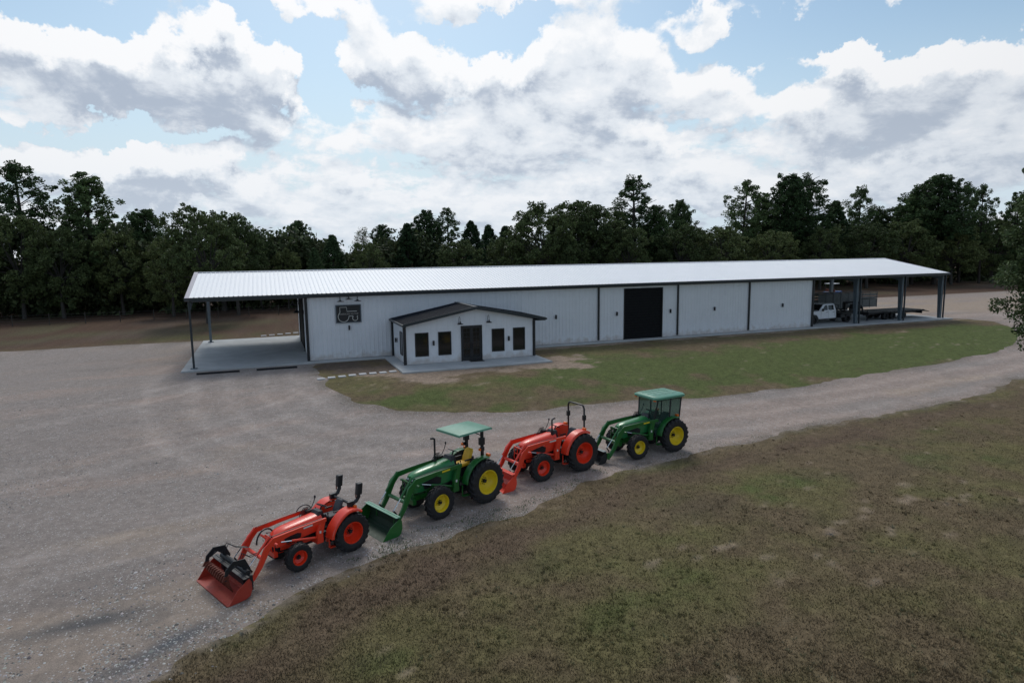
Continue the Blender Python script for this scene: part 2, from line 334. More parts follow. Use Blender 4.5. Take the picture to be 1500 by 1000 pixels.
# gravel only exists near the place
lim = np.maximum(np.abs(GX-40)-170, np.abs(GY-20)-130); D = np.maximum(D, lim)
def clip_mesh(name, val, mt, colf):
    """marching clip of the shared grid, keeping val<0; neighbours built from -val meet it exactly"""
    vid = {}; verts = []; faces = []; nx, ny = GX.shape
    def corner(i, j):
        k = (i, j)
        if k not in vid: vid[k] = len(verts); verts.append((GX[i, j], GY[i, j], GZ[i, j]))
        return vid[k]
    def cut(a, b):
        if a > b: a, b = b, a
        k = (a, b)
        if k not in vid:
            va, vb = val[a], val[b]; t = va/(va-vb); vid[k] = len(verts)
            verts.append(tuple(p[a]*(1-t)+p[b]*t for p in (GX, GY, GZ)))
        return vid[k]
    neg = val < 0
    allin = neg[:-1, :-1] & neg[1:, :-1] & neg[1:, 1:] & neg[:-1, 1:]
    anyin = neg[:-1, :-1] | neg[1:, :-1] | neg[1:, 1:] | neg[:-1, 1:]
    for i, j in np.argwhere(anyin):
        i, j = int(i), int(j); q = [(i, j), (i+1, j), (i+1, j+1), (i, j+1)]
        if allin[i, j]: faces.append(tuple(corner(*p) for p in q)); continue
        out = []
        for k in range(4):
            a, b = q[k], q[(k+1) % 4]
            if neg[a]: out.append(corner(*a))
            if neg[a] != neg[b]: out.append(cut(a, b))
        if len(out) >= 3: faces.append(tuple(out))
    me = bpy.data.meshes.new(name); me.from_pydata([tuple(map(float, v)) for v in verts], [], faces); me.update()
    P = np.array(verts); c = colf(P[:, 0], P[:, 1]); at = me.color_attributes.new('tint', 'FLOAT_COLOR', 'POINT')
    at.data.foreach_set('color', np.c_[c, np.ones(len(c))].astype(np.float32).ravel())
    me.polygons.foreach_set('use_smooth', [True]*len(me.polygons)); me.materials.append(mt)
    o = bpy.data.objects.new(name, me); COL.objects.link(o); o['kind'] = 'structure'; return o
MG = ground_mat('dry_turf_ground', 'grass'); MR = ground_mat('gravel', 'gravel')
clip_mesh('gravel_yard', D, MR, gravel_col)
lawnv = np.maximum(DB, -D)
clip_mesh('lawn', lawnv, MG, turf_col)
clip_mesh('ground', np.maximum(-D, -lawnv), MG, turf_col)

# ---------------------------------------------------------------- loose stuff on the ground
def soup(name, P, tris, cols, mt, kind='stuff'):
    """P: n x k x 3 vertices, tris per item"""
    n, k, _ = P.shape; me = bpy.data.meshes.new(name); me.vertices.add(n*k); me.vertices.foreach_set('co', P.astype(np.float32).ravel())
    T = np.array(tris); nt_ = len(T); idx = (np.arange(n)[:, None, None]*k+T[None]).reshape(-1)
    me.loops.add(len(idx)); me.loops.foreach_set('vertex_index', idx.astype(np.int32)); me.polygons.add(n*nt_)
    me.polygons.foreach_set('loop_start', np.arange(0, len(idx), T.shape[1]).astype(np.int32)); me.update(calc_edges=True)
    at = me.color_attributes.new('tint', 'FLOAT_COLOR', 'POINT'); cc = np.repeat(np.c_[cols, np.ones(n)][:, None], k, 1)
    at.data.foreach_set('color', cc.astype(np.float32).ravel()); me.materials.append(mt)
    o = bpy.data.objects.new(name, me); COL.objects.link(o)
    if kind: o['kind'] = kind
    return o
def tint_mat(name, rough=.9, trans=0.0, spec=.2):
    g = bpy.data.materials.new(name); g.use_nodes = True; nt = g.node_tree; b = nt.nodes['Principled BSDF']; b.inputs['Roughness'].default_value = rough; b.inputs['Specular IOR Level'].default_value = spec
    at = nt.nodes.new('ShaderNodeAttribute'); at.attribute_name = 'tint'; nt.links.new(at.outputs['Color'], b.inputs['Base Color'])
    if trans:
        t = nt.nodes.new('ShaderNodeBsdfTranslucent'); nt.links.new(at.outputs['Color'], t.inputs[0]); mx = nt.nodes.new('ShaderNodeMixShader'); mx.inputs[0].default_value = trans
        nt.links.new(b.outputs[0], mx.inputs[1]); nt.links.new(t.outputs[0], mx.inputs[2]); nt.links.new(mx.outputs[0], nt.nodes['Material Output'].inputs[0])
    return g
NR = np.random.RandomState(5)
MBLADE = tint_mat('grass_blades', .8, .25)
_n = MBLADE.node_tree; _g = _n.nodes.new('ShaderNodeNewGeometry'); _v = _n.nodes.new('ShaderNodeVectorMath'); _v.operation = 'MULTIPLY_ADD'; _n.links.new(_g.outputs['Normal'], _v.inputs[0]); _v.inputs[1].default_value = (.45, .45, .2); _v.inputs[2].default_value = (0, 0, .8)
_w = _n.nodes.new('ShaderNodeVectorMath'); _w.operation = 'NORMALIZE'; _n.links.new(_v.outputs[0], _w.inputs[0]); _n.links.new(_w.outputs[0], _n.nodes['Principled BSDF'].inputs['Normal']); MSTONE = tint_mat('loose_stones', .85)
# grass: foreground turf + lawn; more blades close by
def sample_view(n, px0, px1, py0, py1, bias=1.0):
    px = NR.uniform(px0, px1, n); t = NR.uniform(0, 1, n)**bias; py = py0+(py1-py0)*t
    d = W_[None]+R_[None]*((px-750)/F)[:, None]+U_[None]*((500-py)/F)[:, None]
    z = np.full(n, -1.0)
    for _ in range(8): k = (z-CH)/d[:, 2]; x = d[:, 0]*k; y = d[:, 1]*k; z = .4*z+.6*terr(x, y)
    return x, y, terr(x, y)
x, y, z = sample_view(620000, -500, 2000, 515, 1330, .85)
gd, a, b_, c_ = gravel_d(x, y)
keep = (gd > .34*(NR.rand(len(x))+fbm(x*2.2, y*2.2, 99)*.9+.05)) | (NR.rand(len(x)) < .10*np.exp(gd/.35)*(fbm(x*1.6, y*1.6, 91) > .05))
# weedy green tufts on the gravel margin
weed = (gd < .15) & (gd > -.9) & (fbm(x*1.3, y*1.3, 93)+np.exp(-((x-6)/4)**2)*.38 > .24) & (y < 26) & (x > 1)
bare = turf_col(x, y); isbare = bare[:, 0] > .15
keep = (keep & (~isbare | (NR.rand(len(x)) < .30))) | (weed & (NR.rand(len(x)) < .8))
slab = ((x > 7.6) & (x < 18.6) & (y > 40.4)) | (y > 46.9)
keep &= ~slab
x, y, z, bare, weed, gd = x[keep], y[keep], z[keep], bare[keep], weed[keep], gd[keep]; n = len(x)
hgt = NR.uniform(.02, .055, n)*(1+.6*(fbm(x*.8, y*.8, 95)))*(1+(weed*.5)); wid = NR.uniform(.008, .019, n); an = NR.uniform(0, 2*pi, n); la = NR.uniform(0, 2*pi, n); ln = NR.uniform(.2, 1.1, n)
P = np.zeros((n, 3, 3)); dx = np.cos(an)*wid; dy = np.sin(an)*wid
P[:, 0] = np.c_[x-dx, y-dy, z-.01]; P[:, 1] = np.c_[x+dx, y+dy, z-.01]; P[:, 2] = np.c_[x+np.cos(la)*ln*hgt, y+np.sin(la)*ln*hgt, z+hgt]
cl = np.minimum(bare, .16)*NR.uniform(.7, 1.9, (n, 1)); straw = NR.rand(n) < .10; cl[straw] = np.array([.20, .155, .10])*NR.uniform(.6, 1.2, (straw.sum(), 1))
cl[weed] = np.array([.085, .135, .055])*NR.uniform(.5, 1.5, (weed.sum(), 1))
soup('grass', P, [(0, 1, 2)], cl, MBLADE)
# taller tussocks and weeds standing out of the mown turf
xt, yt, zt_ = sample_view(10000, -500, 2000, 540, 1330, .8)
gdt, a, b_, c_ = gravel_d(xt, yt); kt = (gdt > .1) & (a < 0) & (fbm(xt*.5, yt*.5, 97)+.3*NR.rand(len(xt)) > .12); xt, yt = xt[kt], yt[kt]
K_ = 16; n0 = len(xt); rr0 = NR.uniform(.03, .10, n0); ct = turf_col(xt, yt)*NR.uniform(1.0, 2.0, (n0, 1))
th_ = NR.uniform(0, 2*pi, (n0, K_)); rd = rr0[:, None]*NR.uniform(0, 1, (n0, K_)); bx_ = (xt[:, None]+np.cos(th_)*rd).ravel(); by_ = (yt[:, None]+np.sin(th_)*rd).ravel(); bz_ = terr(bx_, by_)
hh = (NR.uniform(.035, .08, (n0, 1))*NR.uniform(.5, 1.2, (n0, K_))).ravel(); th_ = th_.ravel(); m0 = len(bx_); wv_ = NR.uniform(.008, .02, m0); an = NR.uniform(0, 2*pi, m0)
P = np.zeros((m0, 3, 3)); P[:, 0] = np.c_[bx_-np.cos(an)*wv_, by_-np.sin(an)*wv_, bz_-.01]; P[:, 1] = np.c_[bx_+np.cos(an)*wv_, by_+np.sin(an)*wv_, bz_-.01]; P[:, 2] = np.c_[bx_+np.cos(th_)*hh*.6, by_+np.sin(th_)*hh*.6, bz_+hh]
soup('grass_tussocks', P, [(0, 1, 2)], np.repeat(np.minimum(ct, .22), K_, 0)*NR.uniform(.75, 1.3, (m0, 1)), MBLADE)
# loose stones
x, y, z = sample_view(200000, -500, 1900, 500, 1300, .85)
gd, a, b_, c_ = gravel_d(x, y)
pr = Sm((fbm(x*.35, y*.7, 101)+.8*fbm(x*2, y*2, 103)+.35*np.exp(-((x+3.5)/3.5)**2-((y-16.5)/3)**2)-.02)/.45)*.95+np.exp(-((gd+.35)/.3)**2)*.75
keep = (NR.rand(len(x)) < pr*np.where(gd < 0, 1, .08*np.exp(-gd/.6))) & ~((y > 46.9) & (x > -6))
x, y, z = x[keep], y[keep], z[keep]; n = len(x); sz = (.008+.034*NR.rand(n)**2.2)*np.where(NR.rand(n) < .03, 1.7, 1)
base = np.array([(1, 0, 0), (0, 1, 0), (-1, 0, 0), (0, -1, 0), (0, 0, .7), (.75, .75, .25), (-.75, .7, .2)], float)
ang = NR.uniform(0, 2*pi, n); J = base[None, :5]*NR.uniform(.6, 1.3, (n, 5, 3))*sz[:, None, None]
ca, sa = np.cos(ang)[:, None], np.sin(ang)[:, None]; X = J[..., 0]*ca-J[..., 1]*sa; Y = J[..., 0]*sa+J[..., 1]*ca
P = np.stack([X+x[:, None], Y+y[:, None], J[..., 2]+z[:, None]], -1)
g_ = (.10+.42*NR.rand(n)**1.6)[:, None]; cl = g_*np.array([1, .97, .95])*NR.uniform(.92, 1.05, (n, 3))
soup('loose_gravel', P, [(0, 1, 4), (1, 2, 4), (2, 3, 4), (3, 0, 4)], cl, MSTONE)

# ================================================================ sky and sun
SUN_AZ = radians(10); SUN_EL = radians(50)      # ahead of the camera, above the frame, veiled by cloud
wd = bpy.data.worlds.new('World'); scene.world = wd; wd.use_nodes = True
nt = wd.node_tree; N = nt.nodes; L = nt.links; N.clear()
out = N.new('ShaderNodeOutputWorld'); bg = N.new('ShaderNodeBackground'); bg.inputs['Strength'].default_value = .1; L.new(bg.outputs[0], out.inputs[0])
sky = N.new('ShaderNodeTexSky'); sky.sky_type = 'NISHITA'; sky.sun_disc = False; sky.sun_elevation = SUN_EL; sky.sun_rotation = SUN_AZ; sky.air_density = 1.0; sky.dust_density = 1.2; sky.ozone_density = 1.5
def px2ae(px, py):
    d = ray(px, py); return atan2(d[0], d[1]), math.asin(d[2]/np.linalg.norm(d))
G = bpy.data.node_groups.new('cloud_density', 'ShaderNodeTree')
G.interface.new_socket('ae', in_out='INPUT', socket_type='NodeSocketVector'); G.interface.new_socket('d', in_out='OUTPUT', socket_type='NodeSocketFloat')
gi = G.nodes.new('NodeGroupInput'); go = G.nodes.new('NodeGroupOutput')
def nd(g, t, **kw):
    n = g.nodes.new(t)
    for k, v in kw.items(): setattr(n, k, v)
    return n
def mth(g, op, a, b=None, c=None):
    n = nd(g, 'ShaderNodeMath', operation=op)
    for i, v in enumerate((a, b, c)):
        if v is None: continue
        if isinstance(v, (int, float)): n.inputs[i].default_value = v
        else: g.links.new(v, n.inputs[i])
    return n.outputs[0]
def vmth(g, op, a, b=None, sc=None):
    n = nd(g, 'ShaderNodeVectorMath', operation=op)
    for i, v in enumerate((a, b)):
        if v is None: continue
        if isinstance(v, tuple): n.inputs[i].default_value = v
        else: g.links.new(v, n.inputs[i])
    if sc is not None: n.inputs['Scale'].default_value = sc
    return n
sp = nd(G, 'ShaderNodeSeparateXYZ'); G.links.new(gi.outputs[0], sp.inputs[0])
kk = mth(G, 'DIVIDE', 1.0, mth(G, 'ADD', mth(G, 'SINE', sp.outputs[1]), .33))
cx = nd(G, 'ShaderNodeCombineXYZ'); G.links.new(mth(G, 'MULTIPLY', mth(G, 'SINE', sp.outputs[0]), kk), cx.inputs[0]); G.links.new(mth(G, 'MULTIPLY', mth(G, 'COSINE', sp.outputs[0]), kk), cx.inputs[1])
# warp of the direction gives the blob outlines their cauliflower edge
wn = nd(G, 'ShaderNodeTexNoise'); wn.inputs['Scale'].default_value = 7; wn.inputs['Detail'].default_value = 6; wn.inputs['Roughness'].default_value = .62; G.links.new(gi.outputs[0], wn.inputs['Vector'])
wv = vmth(G, 'SCALE', vmth(G, 'SUBTRACT', wn.outputs['Color'], (.5, .5, .5)).outputs[0], sc=.20)
av = vmth(G, 'ADD', gi.outputs[0], wv.outputs[0]).outputs[0]
fn = nd(G, 'ShaderNodeTexNoise'); fn.inputs['Scale'].default_value = 3.9; fn.inputs['Detail'].default_value = 7; fn.inputs['Roughness'].default_value = .6; fn.inputs['Distortion'].default_value = .25; G.links.new(vmth(G, 'ADD', cx.outputs[0], (3.7, 1.9, .4)).outputs[0], fn.inputs['Vector'])
tot = mth(G, 'SUBTRACT', fn.outputs['Fac'], .5)
tot = mth(G, 'MULTIPLY', tot, 2.5)
f2 = nd(G, 'ShaderNodeTexNoise'); f2.inputs['Scale'].default_value = 9; f2.inputs['Detail'].default_value = 5; f2.inputs['Roughness'].default_value = .6; G.links.new(cx.outputs[0], f2.inputs['Vector'])
tot = mth(G, 'ADD', tot, mth(G, 'MULTIPLY', mth(G, 'SUBTRACT', f2.outputs['Fac'], .5), .85))
# (px, py, half width, half height, weight): where the cloud banks of this day stand in the sky, and the blue gaps
BL = [(230, 95, 190, 80, .95), (40, 120, 130, 85, .6), (330, 130, 110, 65, .4), (585, 90, 110, 55, .9), (690, 110, 120, 80, .45), (860, 115, 130, 75, .65), (1000, 110, 130, 85, .65), (1230, 130, 180, 75, .6), (1420, 120, 190, 90, .65),
      (470, 5, 110, 25, .5), (760, 5, 190, 26, .45), (1010, 5, 70, 22, .5), (500, 200, 280, 42, .45), (800, 205, 230, 50, .5), (1200, 225, 420, 60, .5), (130, 248, 240, 26, .7), (400, 265, 260, 22, .4), (700, 275, 300, 30, .35), (1150, 285, 600, 35, .45), (600, 312, 700, 24, .45), (300, 285, 240, 18, .35), (950, 262, 160, 20, .4), (1050, 308, 200, 14, .3),
      (130, 8, 180, 34, -.9), (455, 95, 36, 70, -.95), (440, 40, 75, 34, -.8), (735, 62, 80, 34, -.85), (1160, 108, 52, 36, -.75), (1230, 22, 210, 34, -1.0), (1400, 18, 150, 36, -1.0), (330, 12, 60, 22, -.5), (640, 30, 60, 14, -.3), (945, 170, 60, 20, -.5), (150, 208, 180, 15, -.55), (1020, 185, 90, 14, -.4), (1340, 185, 120, 14, -.25), (505, 140, 30, 22, -.35)]
for px, py, hw, hh, wt in BL:
    a, e = px2ae(px, py); k = 1/F
    dv = vmth(G, 'MULTIPLY', vmth(G, 'SUBTRACT', av, (a, e, 0)).outputs[0], (1/(hw*k), 1/(hh*k), 0)).outputs[0]
    ln = vmth(G, 'LENGTH', dv).outputs['Value']
    mr = nd(G, 'ShaderNodeMapRange', interpolation_type='SMOOTHSTEP'); G.links.new(ln, mr.inputs[0]); mr.inputs[1].default_value = 1.2; mr.inputs[2].default_value = .35; mr.inputs[3].default_value = 0; mr.inputs[4].default_value = wt*(.82 if wt > 0 else 1)
    tot = mth(G, 'ADD', tot, mr.outputs[0])
G.links.new(tot, go.inputs[0])
tc = N.new('ShaderNodeTexCoord'); s3 = N.new('ShaderNodeSeparateXYZ'); L.new(tc.outputs['Generated'], s3.inputs[0])
wt_ = lambda *a: mth(nt, *a)
az = wt_('ARCTAN2', s3.outputs[0], s3.outputs[1]); el = wt_('ARCSINE', s3.outputs[2])
ae = N.new('ShaderNodeCombineXYZ'); L.new(az, ae.inputs[0]); L.new(el, ae.inputs[1])
def dens(off):
    g = N.new('ShaderNodeGroup'); g.node_tree = G
    L.new(vmth(nt, 'ADD', ae.outputs[0], off).outputs[0], g.inputs[0]); return g.outputs[0]
d0 = dens((0, 0, 0)); d1 = dens((0.0, .030, 0))
def mr(src, a, b, c, d, sm=True):
    r = N.new('ShaderNodeMapRange'); r.interpolation_type = 'SMOOTHSTEP' if sm else 'LINEAR'; L.new(src, r.inputs[0])
    for i, v in enumerate((a, b, c, d)): r.inputs[i+1].default_value = v
    return r.outputs[0]
cover = mr(d0, -.04, .32, 0, 1)
rel = wt_('ADD', wt_('MULTIPLY', d1, .8), wt_('MULTIPLY', wt_('SUBTRACT', d1, d0), .6)); t1_ = mr(rel, -.22, .46, 0, 1); thick = mr(rel, .34, 1.15, 0, 1)
# clouds stand brighter towards the veiled sun
sd = (cos(SUN_EL)*sin(SUN_AZ), cos(SUN_EL)*cos(SUN_AZ), sin(SUN_EL))
dot = vmth(nt, 'DOT_PRODUCT', tc.outputs['Generated'], sd).outputs['Value']
tow = mr(dot, -.2, .95, 0, 1)
litc = N.new('ShaderNodeMix'); litc.data_type = 'RGBA'; L.new(tow, litc.inputs[0]); litc.inputs[6].default_value = (4.8, 5.0, 5.4, 1); litc.inputs[7].default_value = (9.8, 9.9, 10.1, 1)
drk = N.new('ShaderNodeMix'); drk.data_type = 'RGBA'; L.new(tow, drk.inputs[0]); drk.inputs[6].default_value = (2.8, 3.2, 3.8, 1); drk.inputs[7].default_value = (4.5, 5.2, 6.3, 1)
cc = N.new('ShaderNodeMix'); cc.data_type = 'RGBA'; L.new(thick, cc.inputs[0]); midc = N.new('ShaderNodeMix'); midc.data_type = 'RGBA'; L.new(t1_, midc.inputs[0]); L.new(litc.outputs[2], midc.inputs[6]); mdt = N.new('ShaderNodeMix'); mdt.data_type = 'RGBA'; L.new(tow, mdt.inputs[0]); mdt.inputs[6].default_value = (3.8, 4.1, 4.6, 1); mdt.inputs[7].default_value = (8.1, 8.6, 9.2, 1); L.new(mdt.outputs[2], midc.inputs[7]); L.new(midc.outputs[2], cc.inputs[6]); L.new(drk.outputs[2], cc.inputs[7])
# low down the clouds thin into pale haze
hz = mr(el, .0, .22, 1, 0); hm = N.new('ShaderNodeMix'); hm.data_type = 'RGBA'; L.new(wt_('MULTIPLY', hz, .35), hm.inputs[0]); L.new(cc.outputs[2], hm.inputs[6]); hm.inputs[7].default_value = (7.2, 8.0, 8.9, 1)
sk = N.new('ShaderNodeMix'); sk.data_type = 'RGBA'; sk.blend_type = 'MULTIPLY'; sk.inputs[0].default_value = 1; L.new(sky.outputs[0], sk.inputs[6]); sk.inputs[7].default_value = (1.08, 1.18, 1.12, 1)
hs = N.new('ShaderNodeMix'); hs.data_type = 'RGBA'; L.new(mr(el, .02, .34, .95, 0), hs.inputs[0]); L.new(sk.outputs[2], hs.inputs[6]); hs.inputs[7].default_value = (6.2, 7.3, 8.3, 1)
fin = N.new('ShaderNodeMix'); fin.data_type = 'RGBA'; L.new(cover, fin.inputs[0]); L.new(hs.outputs[2], fin.inputs[6]); L.new(hm.outputs[2], fin.inputs[7])
L.new(fin.outputs[2], bg.inputs['Color'])
sun = bpy.data.lights.new('sun', 'SUN'); sun.energy = 1.5; sun.angle = radians(20); sun.color = (1, .96, .9); suno = bpy.data.objects.new('sun', sun); COL.objects.link(suno)
suno.rotation_euler = Vector(sd).to_track_quat('Z', 'Y').to_euler()
scene.view_settings.view_transform = 'Standard'; scene.view_settings.look = 'None'; scene.view_settings.exposure = 0; scene.view_settings.gamma = 1
scene.cycles.max_bounces = 6; scene.cycles.diffuse_bounces = 3; scene.cycles.transparent_max_bounces = 12; scene.cycles.use_denoising = True

# ================================================================ trees
MLEAF = {k: tint_mat('leaves_'+k, .7, .2, .25) for k in ('pine', 'oak', 'cedar', 'thin')}
LC = dict(pine=(.055, .092, .034), oak=(.060, .086, .032), cedar=(.042, .074, .030), thin=(.085, .095, .05), bush=(.082, .108, .040))
def leaf_cards(cent, rad, per, size, seed, flat=.7, col=(.03, .05, .02)):
    rs = np.random.RandomState(seed); cent = np.array(cent, float); rad = np.array(rad, float)
    n = int(per*len(cent)); ci = np.repeat(np.arange(len(cent)), per); dv = rs.normal(size=(n, 3)); dv /= np.linalg.norm(dv, axis=1)[:, None]
    r = rs.uniform(.15, 1, n)**.45; c = cent[ci]+dv*(r*rad[ci])[:, None]*np.array([1, 1, flat])
    a = rs.normal(size=(n, 3)); a /= np.linalg.norm(a, axis=1)[:, None]; b = np.cross(a, rs.normal(size=(n, 3))); b /= np.linalg.norm(b, axis=1)[:, None]
    s = size*rs.uniform(.6, 1.4, n)[:, None]
    P = np.stack([c-a*s, c+b*s*.55, c+a*s, c-b*s*.55], 1)
    cl = np.array(col)*rs.uniform(.5, 1.7, (n, 1))*rs.uniform(.8, 1.25, (len(cent), 1))[ci]
    return P, cl
def tree_mesh(kind, seed):
    """returns crown (P, colours), trunk MB; trees are built 20 m tall"""
    r = random.Random(seed); cs = []; rs_ = []; tb = MB(); H = 20
    def limb(p0, p1, r0, r1, sag=.0):
        p0, p1 = Vector(p0), Vector(p1); mid = (p0+p1)/2+Vector((r.uniform(-.3, .3), r.uniform(-.3, .3), sag))
        tb.tube([p0, mid, p1], [r0, (r0+r1)/2, r1], 5)
    if kind in ('pine_tall', 'pine_round', 'pine_open'):
        lean = (r.uniform(-.6, .6), r.uniform(-.6, .6)); base = {'pine_tall': .25, 'pine_round': .45, 'pine_open': .42}[kind]
        tb.tube([(0, 0, -.3), (lean[0]*.3, lean[1]*.3, H*.35), (lean[0]*.7, lean[1]*.7, H*.7), (lean[0], lean[1], H*.96)], [.34, .26, .17, .05], 8)
        nb = {'pine_tall': 90, 'pine_round': 110, 'pine_open': 42}[kind]
        for k in range(nb):
            t = (k+r.random()*.8)/nb; z = H*(base+(1-base)*t); h = (z-H*base)/(H*(1-base))
            if kind == 'pine_tall': L_ = 5.0*(1-h)**.75*r.uniform(.45, 1.15)+.7
            elif kind == 'pine_round': L_ = 5.2*sqrt(max(.04, 1-(h*1.02)**2.2))*r.uniform(.55, 1.08)
            else: L_ = 4.3*sin(pi*min(.98, .25+h*.72))*r.uniform(.45, 1.15)
            a = k*2.4+r.uniform(-.5, .5); up = r.uniform(.05, .5)*L_; q = h*.9+.05
            p0 = (lean[0]*q, lean[1]*q, z-up*.8-.3); p1 = (lean[0]+cos(a)*L_, lean[1]+sin(a)*L_, min(H*.985, z+up*.4))
            limb(p0, p1, .07, .025, .1)
            m_ = max(2, int(L_/.9))
            for j in range(m_):
                f = 1-j*.27*r.uniform(.8, 1.2)
                if f < .2: break
                cs.append([p0[i]+(p1[i]-p0[i])*f+r.uniform(-.6, .6) for i in range(3)]); rs_.append(r.uniform(.4, .9)*(1.15-.3*h))
                if r.random() < .5: cs.append([p0[i]+(p1[i]-p0[i])*f+r.uniform(-1.0, 1.0) for i in range(3)]); rs_.append(r.uniform(.3, .6))
        per = 80; size = .15; flat = .82
        P, c = leaf_cards(cs, rs_, per, size, seed, flat, LC['pine'])
    elif kind in ('oak_wide', 'oak_tall', 'bush'):
        Rw, zc, zh, nl = {'oak_wide': (7.2, .60, 7.6, 26), 'oak_tall': (5.0, .60, 8.0, 22), 'bush': (6.5, .50, 9.5, 26)}[kind]
        tb.tube([(0, 0, -.3), (.2, .1, H*.2), (.5, -.2, H*.42)], [.5, .38, .28], 8)
        for k in range(nl):
            a = k*2.4+r.random(); t = (k+.5)/nl; el_ = math.asin(-.75+1.72*t); q = r.uniform(.72, 1.0)
            c0 = Vector((cos(a)*cos(el_)*Rw*q, sin(a)*cos(el_)*Rw*q, H*zc+sin(el_)*zh*q)); lr = r.uniform(1.6, 2.9)
            c0.z = min(c0.z, H-lr*.55)
            limb((.4, -.1, H*r.uniform(.25, .45)), c0, .15, .04, .4)
            for j in range(22):
                v = Vector((r.gauss(0, 1), r.gauss(0, 1), r.gauss(0, 1))).normalized()*lr*r.uniform(.45, 1.05); v.z *= .75
                cs.append(c0+v); rs_.append(r.uniform(.4, .9))
        per = 46; P, c = leaf_cards(cs, rs_, per, .21, seed, .7, LC['bush' if kind == 'bush' else 'oak'])
    elif kind == 'cedar':
        tb.tube([(0, 0, -.3), (0, 0, H*.9)], [.35, .06], 6)
        for k in range(420):
            h = r.random()**.8; L_ = 6.2*(1-h)**.8*r.uniform(.72, 1.08)+.15; a = r.uniform(0, 2*pi); f = r.uniform(.6, 1.0)
            cs.append((cos(a)*L_*f, sin(a)*L_*f, H*(.05+.94*h)+L_*f*.18)); rs_.append(r.uniform(.35, .7))
        P, c = leaf_cards(cs, rs_, 60, .19, seed, .9, LC['cedar'])
    else:   # thin-leaved bare-ish tree
        tb.tube([(0, 0, -.3), (.3, 0, H*.4), (.1, .2, H*.8)], [.25, .18, .08], 6)
        for k in range(40):
            a = k*2.4; t = k/40; z = H*(.35+.6*t); L_ = 3.4*sin(pi*min(.95, .3+.65*t))*r.uniform(.5, 1.1); p1 = (cos(a)*L_, sin(a)*L_, min(H*.99, z+L_*.7)); limb((.2, .1, z*.85), p1, .06, .015)
            for j in range(3): cs.append([p1[0]*(1-.2*j)+r.uniform(-.5, .5), p1[1]*(1-.2*j)+r.uniform(-.5, .5), p1[2]-.5*j]); rs_.append(r.uniform(.4, .9))
        P, c = leaf_cards(cs, rs_, 30, .13, seed, .8, LC['thin'])
    # a true 20 m top
    P[..., 2] *= H/P[..., 2].max()
    return P, c, tb
PROTO = {}
def get_proto(kind, seed):
    k = (kind, seed)
    if k not in PROTO:
        P, c, tb = tree_mesh(kind, seed)
        mk = {'cedar': 'cedar', 'thin': 'thin'}.get(kind, 'pine' if 'pine' in kind else 'oak')
        cr = soup('crown', P, [(0, 1, 2, 3)], c, MLEAF[mk], None); tr = tb.build('trunk', 'bark' if 'pine' in kind else 'barkgrey', None, smooth=True)
        PROTO[k] = (cr, tr, [False])
    return PROTO[k]
for _m in MLEAF.values():
    _nt = _m.node_tree; _a = [n for n in _nt.nodes if n.type == 'ATTRIBUTE'][0]; _oi = _nt.nodes.new('ShaderNodeObjectInfo'); _hs = _nt.nodes.new('ShaderNodeHueSaturation')
    _r = _nt.nodes.new('ShaderNodeMapRange'); _r.inputs[3].default_value = .485; _r.inputs[4].default_value = .515; _nt.links.new(_oi.outputs['Random'], _r.inputs[0]); _nt.links.new(_r.outputs[0], _hs.inputs['Hue'])
    _r2 = _nt.nodes.new('ShaderNodeMapRange'); _r2.inputs[3].default_value = 1.35; _r2.inputs[4].default_value = .75; _nt.links.new(_oi.outputs['Random'], _r2.inputs[0]); _nt.links.new(_r2.outputs[0], _hs.inputs['Value'])
    _to = [l.to_socket for l in _a.outputs['Color'].links]
    _nt.links.new(_a.outputs['Color'], _hs.inputs['Color'])
    for _t in _to: _nt.links.new(_hs.outputs[0], _t)
NAMES = {'pine_tall': 'pine_tree', 'pine_round': 'pine_tree', 'pine_open': 'pine_tree', 'oak_wide': 'oak_tree', 'oak_tall': 'oak_tree', 'bush': 'bushy_tree', 'cedar': 'cedar_tree', 'thin': 'thin_tree'}
GRP = {'pine_tree': 'pines along the wood edge', 'oak_tree': 'oaks along the wood edge', 'bushy_tree': 'bushy trees along the wood edge', 'cedar_tree': 'cedars along the wood edge', 'thin_tree': 'sparse trees along the wood edge'}
def tree(kind, seed, px, ytop, Y, width, label, rz=0.):
    """px/ytop: where its top shows; Y: how far back it stands; width: crown width factor"""
    top = at_y(px, ytop, Y); h = top[2]/20; cr, tr, used = get_proto(kind, seed)
    root = empty(NAMES[kind], (top[0], top[1], 0), rz, label, 'tree', GRP[NAMES[kind]]); root.scale = (h*width*1.38, h*width*1.38, h)
    for o in (cr, tr):
        if used[0]: o = o.copy(); COL.objects.link(o)
        o.parent = root
    used[0] = True
    return root
